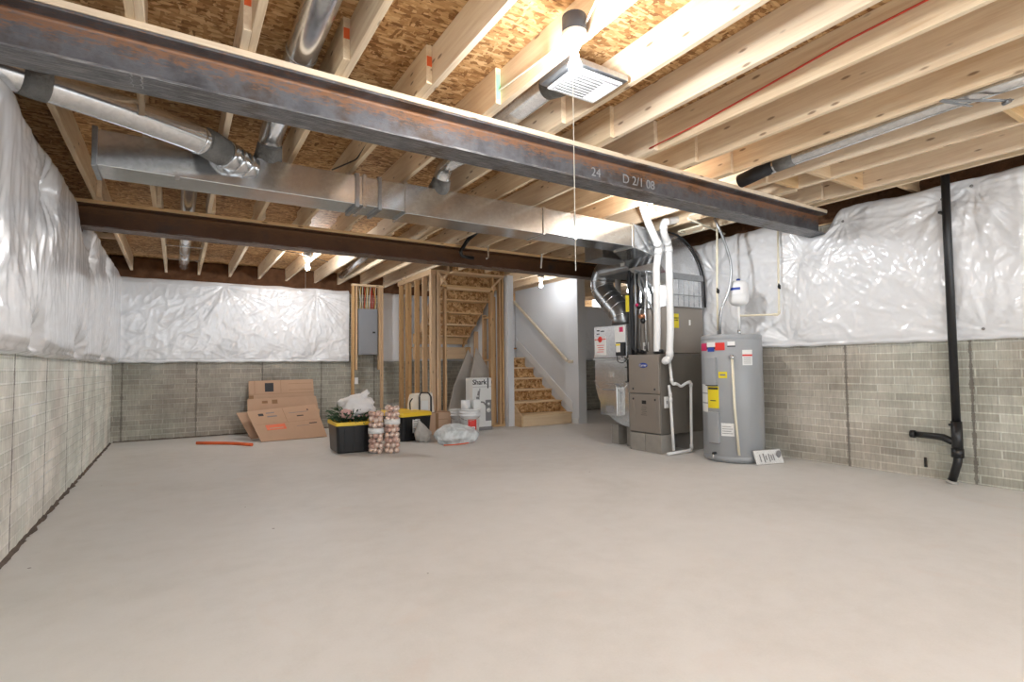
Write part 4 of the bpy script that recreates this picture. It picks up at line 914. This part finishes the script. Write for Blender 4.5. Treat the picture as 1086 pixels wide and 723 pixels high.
# greenery
random.seed(5)
g=MB(); gc=V((2.04,7.27,.41))
for k in range(420):
    a=random.uniform(0,2*pi); rr=random.uniform(.02,.32); p0=gc+V((rr*cos(a)*.95,rr*sin(a)*1.0,random.uniform(-.04,.13)))
    d=V((cos(a)+random.uniform(-.8,.8),sin(a)+random.uniform(-.8,.8),random.uniform(-.3,.9))).normalized()*random.uniform(.05,.11)
    g.tube([p0,p0+d*.5+V((0,0,.006)),p0+d],[.006,.008,.002],5)
tag(g.build('greenery_garland',M['green'],origin=gc),'dark green artificial garland filling the open tote','garland')
fl=MB()
for k in range(26):
    a=random.uniform(0,2*pi); rr=random.uniform(.15,.30); fl.ball(gc+V((rr*cos(a),rr*sin(a),random.uniform(.02,.09))),.014,8,6)
fl.build('berries',M['pink'],parent=None)
bpy.data.objects['berries'].parent=bpy.data.objects['greenery_garland']; bpy.data.objects['berries'].location=-gc
def blob(c,rad,amp,fr,seed,mat,name,label,cat,seg=48,rings=30,flat=None,parent=None,extra=None):
    c=V(c); mb=MB()
    def fn(i,j):
        t=-pi/2+pi*j; a=2*pi*i; d=V((cos(t)*cos(a),cos(t)*sin(a),sin(t)))
        n=1+amp*noise.noise(d*fr+V((seed,0,0)))+amp*.6*noise.noise(d*fr*2.5+V((0,seed,0)))+amp*.15*(1-abs(noise.noise(d*fr*4+V((0,0,seed))))*2.2)
        p=V((d.x*rad[0],d.y*rad[1],d.z*rad[2]))*n
        if extra: p=extra(p)
        q=c+p
        if flat is not None and q.z<flat: q.z=flat
        return q
    mb.grid(fn,seg,rings)
    o=mb.build(name,mat,parent=parent,origin=None if parent is not None else (c.x,c.y,flat if flat is not None else c.z),fix=False)
    if parent is None: tag(o,label,cat)
    return o
bg=blob((2.07,7.25,.585),(.24,.21,.15),.24,1.5,3,M['cloth'],'white_bag','crumpled white plastic bag heaped on the garland in the open tote','bag')
MB().tube([(2.10,7.22,.66),(2.14,7.20,.72),(2.19,7.19,.765),(2.21,7.18,.78)],[.08,.05,.035,.036],12).build('bag_ear',M['cloth'],parent=bg)
blob((1.90,7.10,.50),(.09,.07,.06),.3,3,8,M['pink'],'pink_lining','','',24,16,parent=bg)
# ornament packs
def pack(x,y,w,d,h,label,seed,lab):
    o=empty('ornament_pack',(x,y,0),label,'ornament pack','clear packs of gold ornaments'); random.seed(seed)
    r=w/2
    nlay=int(h/.066)
    for k in range(nlay):
        z=.038+.066*k
        for q in range(6):
            a=2*pi*(q+.37*k)/6+random.uniform(-.08,.08); rr=r-.036+random.uniform(-.004,.003)
            MB().ball((x+rr*cos(a),y+rr*sin(a),z+random.uniform(-.012,.012)),random.uniform(.032,.038),14,9).build('ornament_ball',M['gold' if random.random()<.6 else 'gold2'],parent=o)
    MB().lathe((x,y,.002),[(r,0),(r,h-.02),(r*.96,h)],36).build('clear_tube',M['clear'],parent=o)
    MB().lathe((x,y,lab),[(r+.001,0),(r+.001,.065)],36).build('paper_band',M['lwhite'],parent=o)
    return o
pack(2.19,6.79,.20,.2,.57,'shorter clear tube of gold and brown ornament balls, next to the open tote',1,.26)
pack(2.375,6.71,.20,.2,.63,'taller clear tube of gold and brown ornament balls, right of the shorter tube',2,.37)
# carton + cream bag
bx=empty('cardboard_box',(3.62,8.1,0),'closed brown cardboard box under the cream insulated bag','box')
MB().box(3.33,3.88,8.05,8.38,.002,.355).build('carton',M['card'],parent=bx,bevel=.004)
MB().box(3.58,3.63,8.046,8.05,.0+.01,.35).build('tape_strip',M['carde'],parent=bx)
MB().box(3.60,3.80,8.046,8.05,.24,.246).build('printed_line',M['carde'],parent=bx)
cbg=empty('insulated_bag',(3.30,8.15,.36),'cream insulated bag with black straps standing on the brown box','bag')
def bagfn(i,j):
    a=2*pi*i; t=j; sx=.225*(1-.10*t)-.02; sy=.12*(1-.35*t*t)
    c_=cos(a); s_=sin(a); e=.35; X_=math.copysign(abs(c_)**e,c_)*sx; Y_=math.copysign(abs(s_)**e,s_)*sy
    k=1 if t<.999 else 0
    return V((3.385+X_+.012*nz(a*2,t*3,1),8.20+Y_+.012*nz(a*2,t*3,6),.362+.30*t+(.02*cos(a)*t)))
mb=MB().grid(bagfn,48,12); mb.ball((3.385,8.20,.655),.2,20,8,sq=(.98,.36,.12)); mb.build('bag_body',M['canvas'],parent=cbg,fix=False)
for x in (3.30,3.50):
    MB().box(x,x+.022,8.060,8.078,.37,.62).build('black_strap',M['black'],parent=cbg)
MB().tube(fillet([(3.31,8.07,.62),(3.34,8.10,.685),(3.48,8.10,.685),(3.51,8.07,.62)],.05),.011,8).build('carry_handle',M['black'],parent=cbg)
MB().tube(fillet([(3.20,8.09,.60),(3.15,8.08,.55),(3.16,8.08,.42)],.04),.010,8).build('side_handle',M['black'],parent=cbg)
MB().box(3.34,3.46,8.068,8.074,.42,.56).build('faint_logo_patch',M['lwhite'],parent=cbg)
# bags on the floor
gb=blob((3.09,7.40,.13),(.125,.11,.15),.16,2.5,11,M['pebbag'],'grey_bag','small tied grey plastic bag on the floor before the closed tote','bag',flat=.003,extra=lambda p: V((p.x*(1 if p.z<.02 else max(.25,1-p.z*5.5))-max(0,p.z-.02)*.55,p.y*(1 if p.z<.02 else max(.3,1-p.z*5)),p.z*(1.35 if p.z>0 else 1))))
cbag=blob((3.43,6.98,.11),(.33,.20,.165),.16,1.3,21,M['film'],'clear_plastic_bag','crumpled clear plastic bag with orange drawstring on the floor','bag',64,36,flat=.004)
blob((3.42,7.0,.10),(.22,.12,.09),.2,1.5,33,M['lwhite'],'bag_contents','','',32,20,parent=cbag)
MB().tube(fillet([(3.16,6.83,.012),(3.32,6.79,.012),(3.48,6.80,.014),(3.60,6.87,.012),(3.66,6.88,.012)],.06),.008,8).build('orange_drawstring',M['orange'],parent=cbag)
# buckets
def bucket(x,y,rt_,h,label,sc=1,red=True):
    o=empty('plastic_bucket',(x,y,0),label,'bucket')
    MB().lathe((x,y,0),[(0,.003),(rt_*.86,.003),(rt_*.97,h*.72),(rt_*1.07,h*.725),(rt_*1.07,h*.76),(rt_*.98,h*.77),(rt_*.98,h*.82),(rt_*1.06,h*.83),(rt_*1.06,h*.86),(rt_,h*.87),(rt_,h*.93),(0,h*.93)],40).build('bucket_body',M['white'],parent=o)
    MB().lathe((x,y,h*.925),[(rt_*1.06,0),(rt_*1.07,h*.05),(rt_*1.0,h*.06),(rt_*.98,h*.03),(0,h*.03)],40).build('lid',M['lwhite'],parent=o)
    MB().tube([(x+rt_*1.07*cos(a),y+rt_*1.07*sin(a),h*.74-.16*abs(sin((a-c0_)*1))*0-.07*sin(pi*kk/12)) for kk,(a,c0_) in enumerate([(R(170+12*k),0) for k in range(13)])],.004,6).build('wire_handle',M['chrome'],parent=o)
    if red:
        cc_=math.atan2(-y,-x)+.28; m_=MB(); sp=[(x+rt_*.955*cos(cc_-.45+.09*k),y+rt_*.955*sin(cc_-.45+.09*k)) for k in range(11)]
        m_.add([(a,b_,h*.22) for a,b_ in sp]+[(a*1.0,b_,h*.62) for a,b_ in sp],[(i,i+1,12+i,11+i) for i in range(10)]); m_.build('red_label',M['red'],parent=o)
        m_=MB(); sp=[(x+rt_*.965*cos(cc_-.35+.09*k),y+rt_*.965*sin(cc_-.35+.09*k)) for k in range(8)]
        m_.add([(a,b_,h*.30) for a,b_ in sp]+[(a*1.0,b_,h*.36) for a,b_ in sp],[(i,i+1,9+i,8+i) for i in range(7)]); m_.build('label_stripe',M['lwhite'],parent=o)
    return o
bucket(3.97,7.60,.165,.44,'white plastic bucket with red label in front of the closet doorway')
bucket(3.98,8.05,.13,.40,'smaller white bucket partly hidden behind the larger one',red=False)
tag(MB().lathe((3.90,7.60,.4265),[(.06,0),(.075,.01),(.078,.14),(.074,.14),(.07,.012),(0,.012)],28).build('paint_container',M['white'],origin=(3.9,7.6,.43)),'small white container standing on the bucket lid','container')
tag(MB().box(3.99,4.12,7.50,7.66,.4265,.57).build('small_carton',M['lwhite'],origin=(4.05,7.58,.43),bevel=.004),'small white carton standing on the bucket lid','box')
# vacuum box
vb=empty('vacuum_box',(4.5,8.18,0),'tall white vacuum cleaner box with black lettering in the doorway','box')
MB().box(4.29,4.66,8.10,8.36,.06,.90).build('carton',M['lwhite'],parent=vb,bevel=.005)
MB().box(4.28,4.67,8.09,8.37,.003,.06).build('carton_base',M['inkg'],parent=vb)
text('box_lettering','Shark',.12,FY,(4.425,8.097,.825),M['ink'],vb)
MB().box(4.58,4.60,8.095,8.10,.72,.90).build('printed_tape',M['ink'],parent=vb)
MB().box(4.295,4.655,8.096,8.10,.745,.75).build('printed_line',M['inkg'],parent=vb)
pr=MB(); pr.beam((4.43,8.095,.72),(4.41,8.095,.55),.016,.004,up=(0,1,0)); pr.beam((4.39,8.095,.60),(4.41,8.095,.68),.03,.004,up=(0,1,0)); pr.box(4.54,4.655,8.094,8.10,.16,.52)
pr.tube([(4.36,8.097,.46),(4.42,8.097,.49),(4.50,8.097,.48),(4.56,8.097,.42)],.014,8); pr.box(4.36,4.42,8.094,8.10,.50,.58); pr.build('printed_picture',M['inkg'],parent=vb)
pr=MB(); pr.lathe((4.60,8.094,.34),[(0,0),(.04,0),(.04,.003),(0,.003)],20,M=Matrix(((1,0,0),(0,0,-1),(0,1,0)))); pr.build('printed_wheel',M['lwhite'],parent=vb); pr=MB(); pr.lathe((4.60,8.094,.45),[(0,0),(.025,0),(.025,.003),(0,.003)],20,M=Matrix(((1,0,0),(0,0,-1),(0,1,0)))); pr.build('printed_wheel',M['lwhite'],parent=vb)
# leaning sheets in the closet
def panel(cs,th,label,mat):
    c=[V(p) for p in cs]; n_=(c[1]-c[0]).cross(c[2]-c[0]).normalized(); k=len(c); b=[p+n_*th for p in c]
    o=MB().add(c+b,[tuple(range(k)),tuple(range(k,2*k))[::-1]]+[(i,i+k,(i+1)%k+k,(i+1)%k) for i in range(k)]).build('leaning_panel',mat,origin=c[0]); tag(o,label,'panel')
M['gcard']=plain('pale_grey_board',(.54,.50,.45),.7,0,.05)
panel([(4.06,8.75,.02),(4.42,8.80,.02),(4.80,9.0,1.20),(4.66,8.98,1.42),(4.30,8.85,.75)],.012,'pale grey board leaning diagonally inside the closet, left',M['gcard'])
panel([(4.50,8.66,.02),(5.00,8.70,.02),(5.02,8.78,1.0),(4.74,8.80,1.45),(4.55,8.70,.85)],.012,'pale grey board leaning upright inside the closet, right',M['gcard'])

# ------------------------------------------------------------------ camera, world
cam=bpy.data.cameras.new('camera'); co=bpy.data.objects.new('camera',cam); COL.objects.link(co)
cam.sensor_width=36; cam.lens=565.594*36/1086; cam.clip_start=.02; cam.clip_end=60
Mx=Matrix(((0.84658548,-0.01552073,-0.53202644),(-0.53213633,-0.04559033,-0.84543033),(-0.01113356,0.99883964,-0.04685526)))
# camera axes expressed in the world: Mx maps camera coordinates to the world
co.matrix_world=Matrix.Translation((0,0,1.1))@Matrix((Mx[0],Mx[1],Mx[2])).to_4x4()
SC.camera=co
w=bpy.data.worlds.new('open_back_fill'); SC.world=w; w.use_nodes=True  # even fill added through the open rear of the room
w.node_tree.nodes['Background'].inputs[0].default_value=(.90,.95,1,1); w.node_tree.nodes['Background'].inputs[1].default_value=1.9
SC.view_settings.view_transform='Standard'; SC.view_settings.look='None'; SC.view_settings.gamma=1; SC.view_settings.use_curve_mapping=False
SC.view_settings.exposure=0.60
for o in bpy.data.objects:
    if '_o' in o: del o['_o']
